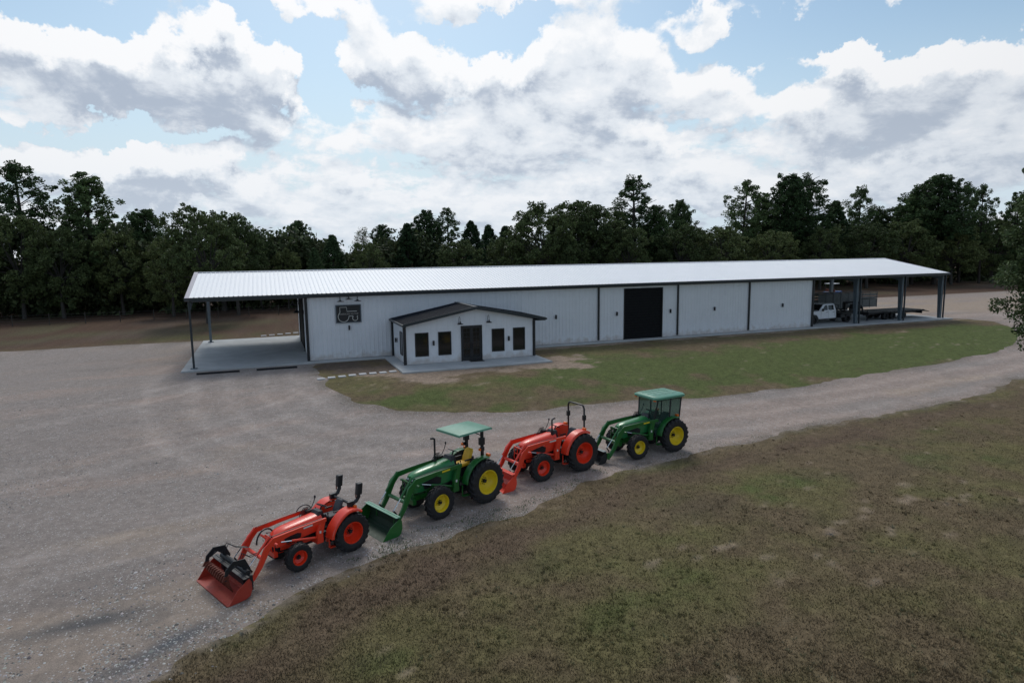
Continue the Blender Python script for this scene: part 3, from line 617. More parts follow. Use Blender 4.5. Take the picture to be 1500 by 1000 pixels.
TREES = [
 ('pine_open', 1, 24, 233, 107, .85, 'tall forked pine with open airy crown, farthest left in the picture', 0),
 ('pine_tall', 2, 122, 250, 104, .85, 'tall pointed pine with a straight trunk, second tall tree from the left edge', 1),
 ('pine_round', 3, 206, 305, 112, .75, 'low flat-topped pine between the pointed left pine and the broad oak', 2),
 ('oak_wide', 4, 292, 297, 82, .62, 'broad oak with thick trunk standing behind the open left end of the shed', 0),
 ('oak_wide', 4, 340, 318, 92, .55, 'rounded oak leaning right, above the left part of the shed roof', 2.2),
 ('oak_tall', 5, 318, 306, 100, .8, 'narrow oak crown wedged between the two rounded oaks on the left', 1.2),
 ('oak_tall', 5, 376, 335, 100, .5, 'last rounded oak before the gap in the treeline on the left', 3.2),
 ('pine_round', 3, 436, 322, 106, .60, 'small isolated round-headed pine beside the gap in the treeline', 1),
 ('cedar', 6, 486, 343, 96, .85, 'wide dark cedar right of the small round-headed pine', 0),
 ('cedar', 6, 460, 362, 92, .7, 'squat dark cedar in front of the small round-headed pine', 1),
 ('thin', 7, 530, 332, 110, .8, 'sparse greyish tree with few leaves left of the roof middle', 0),
 ('pine_round', 8, 560, 328, 112, .6, 'small pine next to the sparse greyish tree', 2),
 ('cedar', 6, 596, 326, 104, .8, 'pointed cedar just left of the twin-headed pine', 2),
 ('pine_round', 8, 626, 306, 108, .62, 'left head of the twin-headed pine group above the office roof', 0),
 ('pine_open', 9, 655, 303, 110, .72, 'right head of the twin-headed pine group above the office roof', 3),
 ('cedar', 10, 690, 322, 106, .85, 'spiky cedar just right of the twin-headed pine group', 0),
 ('cedar', 10, 715, 328, 116, .8, 'middle spiky cedar in the low saddle of the treeline', 1),
 ('cedar', 6, 740, 330, 118, .85, 'last spiky cedar before the big dark oak', 3),
 ('oak_wide', 11, 795, 294, 96, .72, 'big dark oak with arms reaching left near the picture middle', 0),
 ('oak_tall', 12, 845, 291, 98, .85, 'dense square-topped oak right of the big dark oak', 0),
 ('oak_tall', 12, 880, 302, 100, .9, 'gappy oak left of the tallest middle pine', 2),
 ('pine_open', 13, 932, 254, 104, .88, 'tallest pine near the middle with bunched dark clumps', 0),
 ('pine_round', 8, 965, 300, 102, .55, 'small pine tucked against the right side of the tallest middle pine', 1.7),
 ('pine_round', 14, 1000, 291, 106, .62, 'round pine between the tallest middle pine and the thin pines', 0),
 ('pine_open', 15, 1088, 262, 106, .78, 'thin airy pine with see-through crown', 0),
 ('pine_tall', 2, 1120, 282, 108, .7, 'narrow pine between the airy pine and the twin-trunk pine', 3),
 ('pine_round', 16, 1162, 252, 102, .72, 'left half of the twin-trunk pine pair over the right roof part', 0),
 ('pine_open', 17, 1188, 252, 103, .85, 'right half of the twin-trunk pine pair over the right roof part', 2),
 ('cedar', 6, 1225, 293, 104, .85, 'dark cedar right of the twin-trunk pine pair', 2),
 ('pine_open', 13, 1260, 270, 106, .68, 'single umbrella pine standing alone against the sky', 2.5),
 ('oak_tall', 5, 1305, 298, 104, .8, 'low oak left of the massive round pine', 4),
 ('pine_round', 3, 1380, 255, 94, .92, 'massive round dark pine at the right, above the end of the roof', 0),
 ('pine_round', 16, 1345, 276, 97, .7, 'left shoulder of the massive round pine', 4),
 ('pine_open', 1, 1415, 268, 97, .7, 'open pine on the right flank of the massive round pine', 2),
 ('pine_open', 15, 1446, 268, 92, .55, 'slender pine just left of the near oak at the right edge', 3),
 ('pine_tall', 2, 1490, 280, 90, .7, 'pine partly behind the near oak at the right edge', 5),
 ('bush', 18, 18, 312, 100, .62, 'bushy tree under the farthest left pine', 0), ('bush', 18, 80, 330, 98, .62, 'bushy tree between the two tall left pines', 2),
 ('bush', 18, 170, 335, 100, .6, 'bushy tree at the foot of the pointed left pine', 3), ('bush', 19, 245, 345, 94, .6, 'bushy tree left of the broad oak behind the shed end', 1),
 ('bush', 19, 418, 362, 98, .5, 'low bushy tree filling the gap in the treeline', 1), ('bush', 18, 540, 352, 96, .6, 'low bushy tree below the sparse greyish tree', 4),
 ('bush', 19, 672, 350, 92, .8, 'pale rounded bushy tree above the office roof', 2), ('bush', 18, 740, 345, 98, .6, 'bushy tree in the low saddle of the treeline', 5),
 ('bush', 19, 830, 350, 92, .7, 'bushy tree in front of the dense square-topped oak', 0), ('bush', 18, 920, 330, 94, .7, 'bushy tree in front of the tallest middle pine', 1),
 ('bush', 19, 1000, 325, 94, .75, 'bushy tree in front of the round pine', 3), ('bush', 18, 1060, 330, 92, .8, 'light green bushy tree in front of the airy pine', 2),
 ('bush', 19, 1135, 335, 92, .8, 'bushy tree in front of the twin-trunk pines', 4), ('bush', 18, 1205, 330, 94, .7, 'bushy tree over the roof left of the umbrella pine', 0),
 ('bush', 19, 1275, 325, 92, .8, 'bushy tree below the umbrella pine', 1), ('bush', 18, 1335, 320, 92, .8, 'bushy tree below the massive round pine, left part', 3),
 ('bush', 19, 1400, 325, 92, .8, 'bushy tree below the massive round pine, right part', 2), ('bush', 18, 1460, 320, 92, .8, 'bushy tree behind the near oak branches', 1)]
for kind, seed, px, yt, Y, wdt, lab, rz in TREES: tree(kind, seed, px, yt, Y, wdt, lab, rz)
# the dark understorey of the wood: one mass nobody could count
cs = []; rr = []; r = random.Random(3)
for k in range(3600):
    x_ = r.uniform(-70, 185); y_ = (103 if x_ > 15 else 99.5)+r.uniform(0, 17)-max(0, (x_-60))*.06; zmax = 9.0+2.3/(1+math.exp(-(x_-75)/6))+1.6/(1+math.exp((x_+6)/4))-1.8*math.exp(-((x_-14)/7)**2)+1.6*sin(x_*.13)+1.3*sin(x_*.31+1)+r.uniform(-1.5, 1.5)
    cs.append((x_, y_, r.uniform(0.0, 1)*zmax)); rr.append(r.uniform(1.0, 2.4))
P, c = leaf_cards(cs, rr, 70, .36, 9, .8, (.040, .056, .024))
soup('woodland_understorey', P, [(0, 1, 2, 3)], c, MLEAF['oak'])['label'] = 'dark tangled woodland understorey behind the shed'
# near oak whose branches enter at the right edge
def near_oak():
    r = random.Random(21); c0 = np.array([0, 0, CH])+ray(1616, 345)*30; root = empty('oak_tree', (c0[0]+.6, c0[1], float(terr(c0[0], c0[1]))), 0, 'near leafy oak branches hanging in from the right edge', 'tree')
    zt = 14.2-root.location.z; tb = MB(); cs = []; rr = []
    tb.tube([(0, 0, -.3), (.1, 0, 3), (-.1, .2, 6), (0, 0, zt*.9)], [.36, .28, .2, .06], 10)
    nb = 165
    for k in range(nb):
        t = k/nb; z = 4.5+(zt-5.0)*t; L_ = 3.75*(.80+.20*sin(pi*t))*(1-.42*t**4)*r.uniform(.84, 1.0); a = k*2.4+r.uniform(-.4, .4)
        p0 = Vector((0, 0, max(2.4, z*.8))); p1 = Vector((cos(a)*L_, sin(a)*L_, z+.3*L_*r.uniform(-.2, .5))); mid = (p0+p1)/2+Vector((0, 0, .5))
        tb.tube([p0, mid, p1], [.09, .05, .015], 5)
        for j in range(7):
            f = 1-j*.13; q = p0.lerp(p1, f) if f > .5 else mid.lerp(p0, .5-f); q = q+Vector((r.gauss(0, .38), r.gauss(0, .38), r.gauss(0, .38)))
            cs.append(q); rr.append(r.uniform(.38, .75))
    P, c = leaf_cards(cs, rr, 190, .085, 5, .8, (.062, .092, .038))
    o = soup('crown', P, [(0, 1, 2, 3)], c, MLEAF['oak'], None); o.parent = root; tb.build('trunk', 'barkgrey', root, smooth=True)
near_oak()

# wire fence far back left
f = empty('wire_fence', (-14, 89, 0), 0, 'low wire fence with thin posts along the wood edge behind the left canopy', 'fence')
for k in range(16): MB().cyl((-28+k*3.6, 0, -.2), (-28+k*3.6, 0, 1.35), .045, n=6).build('fence_post', 'barkgrey', f)
wm = MB()
for z in (.3, .6, .9, 1.2): wm.box((-1, 0, z), (54, .015, .015))
wm.build('wire', 'wire', f)

# ================================================================ shed
WX0, WX1, YF, YB, HE = 2.57, 49.39, 47.93, 62.95, 4.88
YR = (YF+YB)/2; ZR = 6.42; RX0, RX1 = -5.2, 67.95; SLAB = .10
POSTS = [55.49, 61.75, 67.66]; SEAMS = [25.98, 33.89, 41.75]
slab = MB().bb(-5.72, 68.45, 47.2, 64.2, -.5, SLAB).build('concrete_slab', 'concrete', None, bevel=.02); slab['kind'] = 'structure'
slab2 = MB().bb(7.82, 18.4, 40.57, 47.197, -.5, SLAB).build('office_apron', 'concrete', None, bevel=.02); slab2['kind'] = 'structure'
B = empty('metal_building', (WX0, YF, SLAB), 0, 'long white metal shed with open canopies at both ends', 'building')
def bp(mb, name, m_, par=B, **k):
    o = par; off = Vector((0, 0, 0))
    while o is not None: off += o.location; o = o.parent
    return mb.build(name, m_, par, xf=lambda p: (p[0]-off.x, p[1]-off.y, p[2]-off.z), **k)
def ribbed(mb, x0, x1, z0, z1, yf, yb, pitch=.305, dep=.018, face='y'):
    """panel seen from -y (or from -x with face='x'): flat pans with trapezoid ribs"""
    prof = []; x = x0
    prof.append((x0, 0))
    while x+pitch < x1-.02:
        prof += [(x+pitch-.05, 0), (x+pitch-.03, dep), (x+pitch+.03, dep), (x+pitch+.05, 0)]; x += pitch
        prof = prof
    prof.append((x1, 0)); prof = [q for q in prof if x0 <= q[0] <= x1]
    vs = []
    for (a, d) in prof:
        for z in (z0, z1): vs.append((a, yf-d, z) if face == 'y' else (yf-d, a, z))
    n = len(prof); fs = [(2*i, 2*i+2, 2*i+3, 2*i+1) for i in range(n-1)]
    mb.add(vs, fs)
    for z in (z0, z1): pass
    # solid backing
    if face == 'y': mb.bb(x0, x1, yf+.004, yb, z0, z1)
    else: mb.bb(yf+.004, yb, x0, x1, z0, z1)
w = MB(); G0, G1, GT = 28.49, 32.29, 4.44
segs = [(WX0+.02, SEAMS[0]), (SEAMS[0], G0), (G1, SEAMS[1]), (SEAMS[1], SEAMS[2]), (SEAMS[2], WX1)]
for a, b in segs: ribbed(w, a, b, SLAB+.02, HE-.22, YF, YF+.14)
ribbed(w, G0, G1, GT, HE-.22, YF, YF+.14)
bp(w, 'front_wall', 'wallwhite')
w = MB(); w.bb(WX0, WX1, YB-.14, YB, SLAB, HE-.2); bp(w, 'rear_wall', 'wallwhite')
DY0, DY1 = 53.2, 59.4
w = MB(); ribbed(w, YF+.14, DY0, SLAB+.02, HE+.1, WX0, WX0+.14, face='x'); ribbed(w, DY1, YB-.14, SLAB+.02, HE+.1, WX0, WX0+.14, face='x'); w.bb(WX0+.004, WX0+.14, DY0, DY1, 4.4, HE+.1)
w.add([(WX0+.02, YF+.14, HE+.1), (WX0+.02, YB-.14, HE+.1), (WX0+.02, YR, ZR-.15)], [(0, 1, 2)])
bp(w, 'left_end_wall', 'wallwhite')
w = MB(); w.bb(WX1-.14, WX1, YF+.14, YB-.14, SLAB, HE+.1); w.add([(WX1-.02, YF+.14, HE+.1), (WX1-.02, YB-.14, HE+.1), (WX1-.02, YR, ZR-.15)], [(0, 1, 2)]); bp(w, 'right_end_wall', 'wallwhite')
d = MB(); z = SLAB+.02
while z < 4.4: d.bb(WX0-.03, WX0+.05, DY0, DY1, z, min(z+.24, 4.4)-.012); z += .24
d.bb(WX0-.09, WX0-.03, DY0-.12, DY0, SLAB, 4.52); d.bb(WX0-.09, WX0-.03, DY1, DY1+.12, SLAB, 4.52); d.bb(WX0-.088, WX0-.03, DY0, DY1, 4.4, 4.52)
bp(d, 'end_roller_door', 'door')
d = MB(); z = SLAB+.12
while z < GT-.02: d.bb(G0+.03, G1-.03, YF+.03, YF+.09, z, min(z+.23, GT)-.012); z += .23
d.bb(G0+.03, G1-.03, YF+.08, YF+.12, SLAB, GT)
gd_ = bp(d, 'roller_door', 'door')
d = MB(); d.bb(G0-.06, G0+.03, YF-.05, YF+.10, SLAB, GT+.06); d.bb(G1-.03, G1+.06, YF-.05, YF+.10, SLAB, GT+.06); d.bb(G0+.03, G1-.03, YF-.048, YF+.10, GT, GT+.06)
d2 = bp(d, 'door_frame', 'black', gd_)
# roof sheets with standing ribs
def roof_side(mb, x0, x1, ya, za, yb, zb, pitch=.305, dep=.028, th=.06):
    prof = [(x0, 0)]; x = x0
    while x+pitch < x1-.1:
        x += pitch; prof += [(x-.05, 0), (x-.025, dep), (x+.025, dep), (x+.05, 0)]
    prof.append((x1, 0)); ny, nz = -(zb-za), (yb-ya); L_ = math.hypot(ny, nz); ny /= L_; nz /= L_
    if nz < 0: ny, nz = -ny, -nz
    vs = []
    for a, dd in prof: vs += [(a, ya+ny*dd, za+nz*dd), (a, yb+ny*dd, zb+nz*dd)]
    n = len(prof); mb.add(vs, [(2*i, 2*i+1, 2*i+3, 2*i+2) for i in range(n-1)])
rf = MB(); roof_side(rf, RX0+.28, RX1-.06, YF-.32, HE+.06, YR, ZR+.01); roof_side(rf, RX0+.28, RX1-.06, YB+.32, HE+.06, YR, ZR+.01)
rf.bb(RX0+.27, RX1-.05, YR-.18, YR+.18, ZR+.015, ZR+.055)
roof = bp(rf, 'roof', 'roofwhite')
MAUVE = mat('mauve_grey_trim', (.33, .31, .36), .4)
for x0, x1 in ((RX0, RX0+.28), (RX1-.06, RX1+.02)):
    rt = MB()
    for ys in (-1, 1):
        ya = YR+ys*(YR-YF+.34); rt.add([(x0, ya, HE+.06), (x1, ya, HE+.06), (x1, YR, ZR+.06), (x0, YR, ZR+.06), (x0, ya, HE-.16), (x1, ya, HE-.16), (x1, YR, ZR-.16), (x0, YR, ZR-.16)], [(0, 1, 2, 3), (7, 6, 5, 4), (0, 4, 5, 1), (1, 5, 6, 2), (3, 2, 6, 7), (0, 3, 7, 4)])
    bp(rt, 'rake_trim', MAUVE, roof)
gt = MB(); gt.bb(RX0-.02, RX1+.04, YF-.44, YF-.30, HE-.13, HE+.045); bp(gt, 'gutter', 'slate')
gt = MB(); gt.bb(RX0, RX1, YB+.30, YB+.44, HE-.13, HE+.045); bp(gt, 'gutter', 'slate')
sf = MB(); sf.bb(RX0+.28, RX1-.06, YF-.30, YF-.002, HE-.19, HE-.13); sf.bb(WX0, WX1, YF-.035, YF-.003, HE-.24, HE-.192); bp(sf, 'eave_soffit', 'slate')
# framing under the canopies
for xx in [-4.98]+POSTS:
    fr = MB()
    for s_, (ya, yb) in ((1, (YF+.1, YR)), (-1, (YB-.1, YR))):
        n_ = 8; pass
        fr.add([(xx-.09, ya, HE-.18), (xx+.09, ya, HE-.18), (xx+.09, yb, ZR-.12), (xx-.09, yb, ZR-.12), (xx-.09, ya, HE-.75), (xx+.09, ya, HE-.75), (xx+.09, yb, ZR-.45), (xx-.09, yb, ZR-.45)], [(0, 1, 2, 3), (7, 6, 5, 4), (0, 4, 5, 1), (1, 5, 6, 2), (3, 2, 6, 7), (0, 3, 7, 4)])
    bp(fr, 'rafter', 'steelgrey')
for a0, a1 in ((RX0+.3, WX0-.01), (WX1+.01, RX1-.1)):
    fr = MB(); fr.bb(a0, a0+.02, YR-2, YR+2, ZR-.5, ZR-.45)
    for t in (.02, .2, .4, .6, .8, .97):
        for s_ in (1, -1):
            yy = (YF+(YR-YF)*t) if s_ == 1 else YB-(YB-YR)*t; zz = HE-.17+(ZR-HE)*t; fr.bb(a0, a1, yy-.03, yy+.03, zz-.12, zz+.06)
    bp(fr, 'roof_purlin', 'steelgrey')

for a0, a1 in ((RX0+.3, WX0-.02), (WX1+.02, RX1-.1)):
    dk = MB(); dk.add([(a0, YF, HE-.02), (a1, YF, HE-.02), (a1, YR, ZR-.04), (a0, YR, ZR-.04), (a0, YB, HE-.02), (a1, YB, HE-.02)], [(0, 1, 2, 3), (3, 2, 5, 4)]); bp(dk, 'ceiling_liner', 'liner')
# posts
p = MB(); p.box((-4.98, YF+.02, 2.45), (.13, .13, 4.7)); po = bp(p, 'canopy_post', 'slate'); q = MB(); q.box((-4.98, YF+.02, SLAB+.03), (.42, .3, .05)); bp(q, 'base_plate', 'steelgrey', po)
p = MB(); p.box((-4.98, YB-.3, 2.45), (.2, .2, 4.7)); po = bp(p, 'canopy_post', 'steelgrey'); q = MB(); q.box((-4.98, YB-.3, SLAB+.03), (.46, .4, .05)); bp(q, 'base_plate', 'steelgrey', po)
for xx in POSTS:
    for yy, s_ in ((YF+.15, 1), (YB-.15, -1)):
        p = MB()
        # tapered steel column: web plus two flanges
        w0, w1 = .24, .46; z0, z1 = SLAB, HE-.2
        p.add([(xx-.13, yy, z0), (xx-.115, yy, z0), (xx-.115, yy, z1), (xx-.13, yy, z1), (xx-.13, yy+s_*w0, z0), (xx-.115, yy+s_*w0, z0), (xx-.115, yy+s_*w1, z1), (xx-.13, yy+s_*w1, z1)][:0], [])
        p.add([(xx-.01, yy, z0), (xx+.01, yy, z0), (xx+.01, yy, z1), (xx-.01, yy, z1), (xx-.01, yy+s_*w0, z0), (xx+.01, yy+s_*w0, z0), (xx+.01, yy+s_*w1, z1), (xx-.01, yy+s_*w1, z1)], [(0, 1, 2, 3), (7, 6, 5, 4), (0, 4, 5, 1), (1, 5, 6, 2), (3, 2, 6, 7), (0, 3, 7, 4)])
        p.box((xx, yy-s_*.01, (z0+z1)/2), (.26, .025, z1-z0))
        p.add([(xx-.13, yy+s_*w0, z0), (xx+.13, yy+s_*w0, z0), (xx+.13, yy+s_*w1, z1), (xx-.13, yy+s_*w1, z1), (xx-.13, yy+s_*(w0+.02), z0), (xx+.13, yy+s_*(w0+.02), z0), (xx+.13, yy+s_*(w1+.02), z1), (xx-.13, yy+s_*(w1+.02), z1)], [(0, 1, 2, 3), (7, 6, 5, 4), (0, 4, 5, 1), (1, 5, 6, 2), (3, 2, 6, 7), (0, 3, 7, 4)])
        po = bp(p, 'canopy_post', 'steelgrey')
        if s_ == 1 and xx != POSTS[0]-99: q = MB(); q.bb(xx+.15, xx+.26, yy-.20, yy-.08, SLAB+.02, HE-.13); bp(q, 'downspout', 'slate', po)
for xx in SEAMS: q = MB(); q.bb(xx-.075, xx+.075, YF-.14, YF-.032, SLAB+.1, HE-.13); bp(q, 'downspout', 'black', bevel=.01)
q = MB(); q.bb(WX1-.02, WX1+.16, YF-.14, YF+.10, SLAB+.02, HE-.13); bp(q, 'downspout', 'black')
q = MB(); q.bb(WX0-.17, WX0+.015, YF-.05, YF+.15, SLAB+.02, HE-.13); q.bb(WX0-.12, WX0+.0, YF-.18, YF-.055, SLAB+.1, HE-.13); bp(q, 'corner_trim', 'black')

# ================================================================ office
A0, A1, AY, AB = 8.60, 18.02, 43.2, 47.75; AE = 2.86; AX = 13.55; AR = 3.90; AW = 3.9
A = empty('office_annex', (A0, AY, SLAB), 0, 'small white office with black gable roof joined to the shed front', 'building')
def ribwall(mb, x0, x1, z0, z1f, yf, pitch=.4, dep=.022):
    """board-and-batten style wall between x0 and x1, top height given by a function"""
    xs = sorted(set([x0, x1]+[AX]*(x0 < AX < x1))); vs = []
    for i in range(len(xs)-1):
        a, b = xs[i], xs[i+1]; mb.add([(a, yf, z0), (b, yf, z0), (b, yf, z1f(b)), (a, yf, z1f(a)), (a, yf+.12, z0), (b, yf+.12, z0), (b, yf+.12, z1f(b)), (a, yf+.12, z1f(a))], [(0, 1, 2, 3), (7, 6, 5, 4), (0, 4, 5, 1), (3, 2, 6, 7)])
    x = math.ceil(x0/pitch)*pitch
    while x < x1-.02:
        if x > x0+.02: zt = z1f(x)-.01; mb.bb(x-.03, x+.03, yf-dep, yf+.001, z0+.003, zt)
        x += pitch
def atop(x): return AE+(AR-.1-AE)*(1-abs(x-AX)/(AX-A0)) if x < AX else AE+(AR-.1-AE)*(1-(x-AX)/(A1-AX))
WIN = [(9.25, 10.20), (10.88, 11.82), (14.82, 15.78), (16.45, 17.38)]; WZ0, WZ1 = .62, 2.27; DX0, DX1, DZ = 12.53, 14.09, 2.60
w = MB(); edges = sorted([A0, A1]+[e for q in WIN for e in q]+[DX0, DX1]); open_ = [(a, b, WZ0, WZ1) for a, b in WIN]+[(DX0, DX1, SLAB, DZ)]
for i in range(len(edges)-1):
    a, b = edges[i], edges[i+1]; o = [q for q in open_ if abs(q[0]-a) < 1e-6 and abs(q[1]-b) < 1e-6]
    if o:
        if o[0][2] > .3: ribwall(w, a, b, SLAB+.01, lambda x: o[0][2], AY)
        ribwall(w, a, b, o[0][3], atop, AY)
    else: ribwall(w, a, b, SLAB+.01, atop, AY)
ribbed(w, AY+.12, AB, SLAB+.02, AE+.05, A0, A0+.12, pitch=.4, dep=.02, face='x')
w.bb(A1-.12, A1, AY+.12, AB, SLAB, AE)
bp(w, 'wall', 'wallwhite', A)
def window(a, b, z0, z1, y, par, side=False):
    f = MB(); t = .07
    for q in ((a, a+t, z0, z1), (b-t, b, z0, z1), (a+t, b-t, z0, z0+t), (a+t, b-t, z1-t, z1)):
        f.bb(q[0], q[1], y-.045, y+.06, q[2], q[3]) if not side else f.bb(y-.045, y+.06, q[0], q[1], q[2], q[3])
    fo = bp(f, 'window', 'black', par, bevel=.005); g = MB()
    g.bb(a+t, b-t, y+.01, y+.03, z0+t, z1-t) if not side else g.bb(y-.02, y+.0, a+t, b-t, z0+t, z1-t)
    bp(g, 'pane', 'glass', fo)
for a, b in WIN: window(a, b, WZ0, WZ1, AY, A)
window(44.1, 44.95, .62, 2.27, A0-.02, A, True)
d = MB(); mid = (DX0+DX1)/2
for q in ((DX0, DX0+.07, SLAB, DZ), (DX1-.07, DX1, SLAB, DZ), (DX0+.07, DX1-.07, DZ-.08, DZ)): d.bb(q[0], q[1], AY-.05, AY+.08, q[2], q[3])
dfr = bp(d, 'door_frame', 'black', A)
for a, b, s_ in ((DX0+.075, mid-.004, 1), (mid+.004, DX1-.075, -1)):
    d = MB(); y0, y1 = AY-.01, AY+.04
    for q in ((a, a+.11, SLAB+.02, DZ-.085), (b-.11, b, SLAB+.02, DZ-.085), (a+.11, b-.11, SLAB+.02, SLAB+.25), (a+.11, b-.11, DZ-.2, DZ-.085)): d.bb(q[0], q[1], y0, y1, q[2], q[3])
    for z in (.95, 1.38, 1.8, 2.12): d.bb(a+.11, b-.11, y0+.008, y1-.01, z-.015, z+.015)
    d.bb((a+b)/2-.012, (a+b)/2+.012, y0+.01, y1-.012, SLAB+.25, DZ-.2)
    do = bp(d, 'door', 'black', A); g = MB(); g.bb(a+.11, b-.11, AY+.012, AY+.02, SLAB+.25, DZ-.2); bp(g, 'pane', 'glass', do)
    hx = b-.05 if s_ == 1 else a+.05; h = MB(); h.cyl((hx, AY-.05, .95), (hx, AY-.05, 1.35), .014, n=8); h.cyl((hx, AY-.05, 1.0), (hx, AY-.01, 1.0), .012, n=6); h.cyl((hx, AY-.05, 1.3), (hx, AY-.01, 1.3), .012, n=6); bp(h, 'handle', 'darkmetal', do)
# roof
L0, L1, RY0 = 8.42, 18.86, 42.78
rf = MB()
for xe in (L0, L1):
    s_ = 1 if xe > AX else -1; n = 13; ze = AE+.06
    for k in range(n):
        pass
    za = lambda y: None
    slope = (AR-ze)/(abs(xe-AX)); th = .05
    rf.add([(xe, RY0, ze), (AX, RY0, AR), (AX, AB+.13, AR), (xe, AB+.13, ze), (xe, RY0, ze-.10), (AX, RY0, AR-.10), (AX, AB+.13, AR-.10), (xe, AB+.13, ze-.10)], [(0, 1, 2, 3), (7, 6, 5, 4), (0, 4, 5, 1), (2, 6, 7, 3), (0, 3, 7, 4)])
    y = RY0+.3
    while y < AB:
        rf.add([(xe, y-.02, ze), (AX, y-.02, AR), (AX, y+.02, AR), (xe, y+.02, ze), (xe, y-.02, ze+.035), (AX, y-.02, AR+.035), (AX, y+.02, AR+.035), (xe, y+.02, ze+.035)], [(4, 5, 6, 7), (0, 1, 5, 4), (3, 7, 6, 2), (0, 4, 7, 3)]); y += .405
ro = bp(rf, 'roof', 'blackroof', A)
q = MB(); q.bb(AX-.13, AX+.13, RY0-.02, AB+.12, AR+.02, AR+.05)
for xe in (L0, L1): q.add([(xe, RY0-.03, AE+.10), (AX, RY0-.03, AR+.05), (AX, RY0-.03, AR-.14), (xe, RY0-.03, AE-.10), (xe, RY0+.02, AE+.10), (AX, RY0+.02, AR+.05), (AX, RY0+.02, AR-.14), (xe, RY0+.02, AE-.10)], [(0, 1, 2, 3), (7, 6, 5, 4), (0, 4, 5, 1), (3, 2, 6, 7), (0, 3, 7, 4)])
bp(q, 'rake_trim', 'slate', ro)
for xe, s_ in ((L0, -1), (L1, 1)): q = MB(); q.bb(min(xe, xe+s_*.12), max(xe, xe+s_*.12), RY0-.02, AB, AE-.08, AE+.05); bp(q, 'gutter', 'slate', ro, bevel=.01)
for xe in (A0, A1): q = MB(); q.bb(min(xe, L0 if xe == A0 else L1), max(xe, L0 if xe == A0 else L1), RY0+.02, AB, AE-.13, AE-.045); bp(q, 'soffit', 'slate', ro)
for xx, yy in ((A0-.1, AY-.08), (A1+.06, AY-.08), (A0-.08, AB-.14)): q = MB(); q.bb(xx-.07, xx+.09, yy-.03, yy+.14, SLAB+.03, AE-.05); bp(q, 'downspout', 'black', A, bevel=.01)
for xx in (A0-.005, A1+.005): q = MB(); q.bb(xx-.04, xx+.04, AY-.055, AY-.024, SLAB+.03, AE-.14); bp(q, 'corner_trim', 'black', A)
o = MB().box((0, 0, .012), (1.0, .6, .02)).build('doormat', 'rubber2', None, bevel=.005); o.location = (13.55, 42.82, SLAB+.002); tag(o, 'black rubber doormat before the double glass door', 'doormat')

# ---- fixtures on the walls
def sconce(x, y, z, label, face=(0, -1), first=[None]):
    if first[0] is None:
        r_ = empty('wall_lamp'); b = MB(); b.box((0, -.02, 0), (.12, .03, .34)); b.box((0, -.07, 0), (.09, .05, .05)); b.cyl((0, -.12, -.16), (0, -.12, .16), .055, n=12); b.build('lamp_body', 'black', r_, bevel=.006)
        g = MB(); g.cyl((0, -.12, -.168), (0, -.12, -.162), .045, n=12); g.cyl((0, -.12, .162), (0, -.12, .168), .045, n=12); g.build('lens', 'lens', r_); first[0] = r_; t = r_
    else:
        t = first[0].copy(); COL.objects.link(t)
        for ch in first[0].children: c = ch.copy(); COL.objects.link(c); c.parent = t
    t.location = (x, y, z); t.rotation_euler.z = 0 if face == (0, -1) else -pi/2; tag(t, label, 'wall lamp', 'black wall lamps'); return t
for x, lab in ((5.43, 'black cylinder wall lamp under the tractor sign'), (22.03, 'black wall lamp on the shed between the office and the first seam'), (27.74, 'black wall lamp left of the shed roller door'), (33.12, 'black wall lamp right of the shed roller door'), (37.85, 'black wall lamp in the middle of the panel right of the roller door bay'), (45.71, 'black wall lamp on the last white panel before the right canopy')):
    sconce(x, YF-.035, 2.38, lab)
sconce(10.54, AY-.02, 1.52, 'black wall lamp between the two left office windows'); sconce(16.1, AY-.02, 1.52, 'black wall lamp between the two right office windows')
sconce(A0-.025, 46.1, 1.5, 'black wall lamp on the office side wall', face=(-1, 0))
def gooseneck(x, y, z, label, rz=0, size=1.0, rise=.45, first=[None]):
    if first[0] is None:
        r_ = empty('gooseneck_lamp'); b = MB(); b.cyl((0, 0, 0), (0, -.03, 0), .06, n=12)
        pts = [(0, -.02, 0)]+[(0, -.06-.20*(1-cos(a)), .45*sin(a)) for a in [k*pi/2/5 for k in range(1, 6)]]+[(0, -.26-.16*sin(a), .45-.10*(1-cos(a))*1.4) for a in [k*pi/2/4 for k in range(1, 5)]]+[(0, -.42, .16)]
        b.tube(pts, .014, 6); b.build('arm', 'black', r_, smooth=True)
        s_ = MB(); s_.lathe([(.16, .02), (.15, .045), (.07, .05), (.05, .10), (.0, .21), (-.015, .215), (-.015, .205), (.04, .09)], (0, -.42, .0), (0, 0, 1), 20); s_.build('lamp_shade', 'black', r_, smooth=True); first[0] = r_; t = r_
    else:
        t = first[0].copy(); COL.objects.link(t)
        for ch in first[0].children: c = ch.copy(); COL.objects.link(c); c.parent = t
    t.location = (x, y, z); t.rotation_euler.z = rz; t.scale = (size, size, size*rise/.45); tag(t, label, 'wall lamp', 'black gooseneck barn lamps'); return t
gooseneck(12.38, AY-.02, 2.78, 'gooseneck barn lamp left of the office double door', rise=.5); gooseneck(14.50, AY-.02, 2.80, 'gooseneck barn lamp right of the office double door', rise=.5)
gooseneck(4.84, YF-.03, 4.34, 'left gooseneck barn lamp over the tractor sign', rise=.25, size=1.25); gooseneck(5.45, YF-.03, 4.48, 'middle, highest gooseneck barn lamp over the tractor sign', rise=.25, size=1.25); gooseneck(6.06, YF-.03, 4.34, 'right gooseneck barn lamp over the tractor sign', rise=.25, size=1.25)
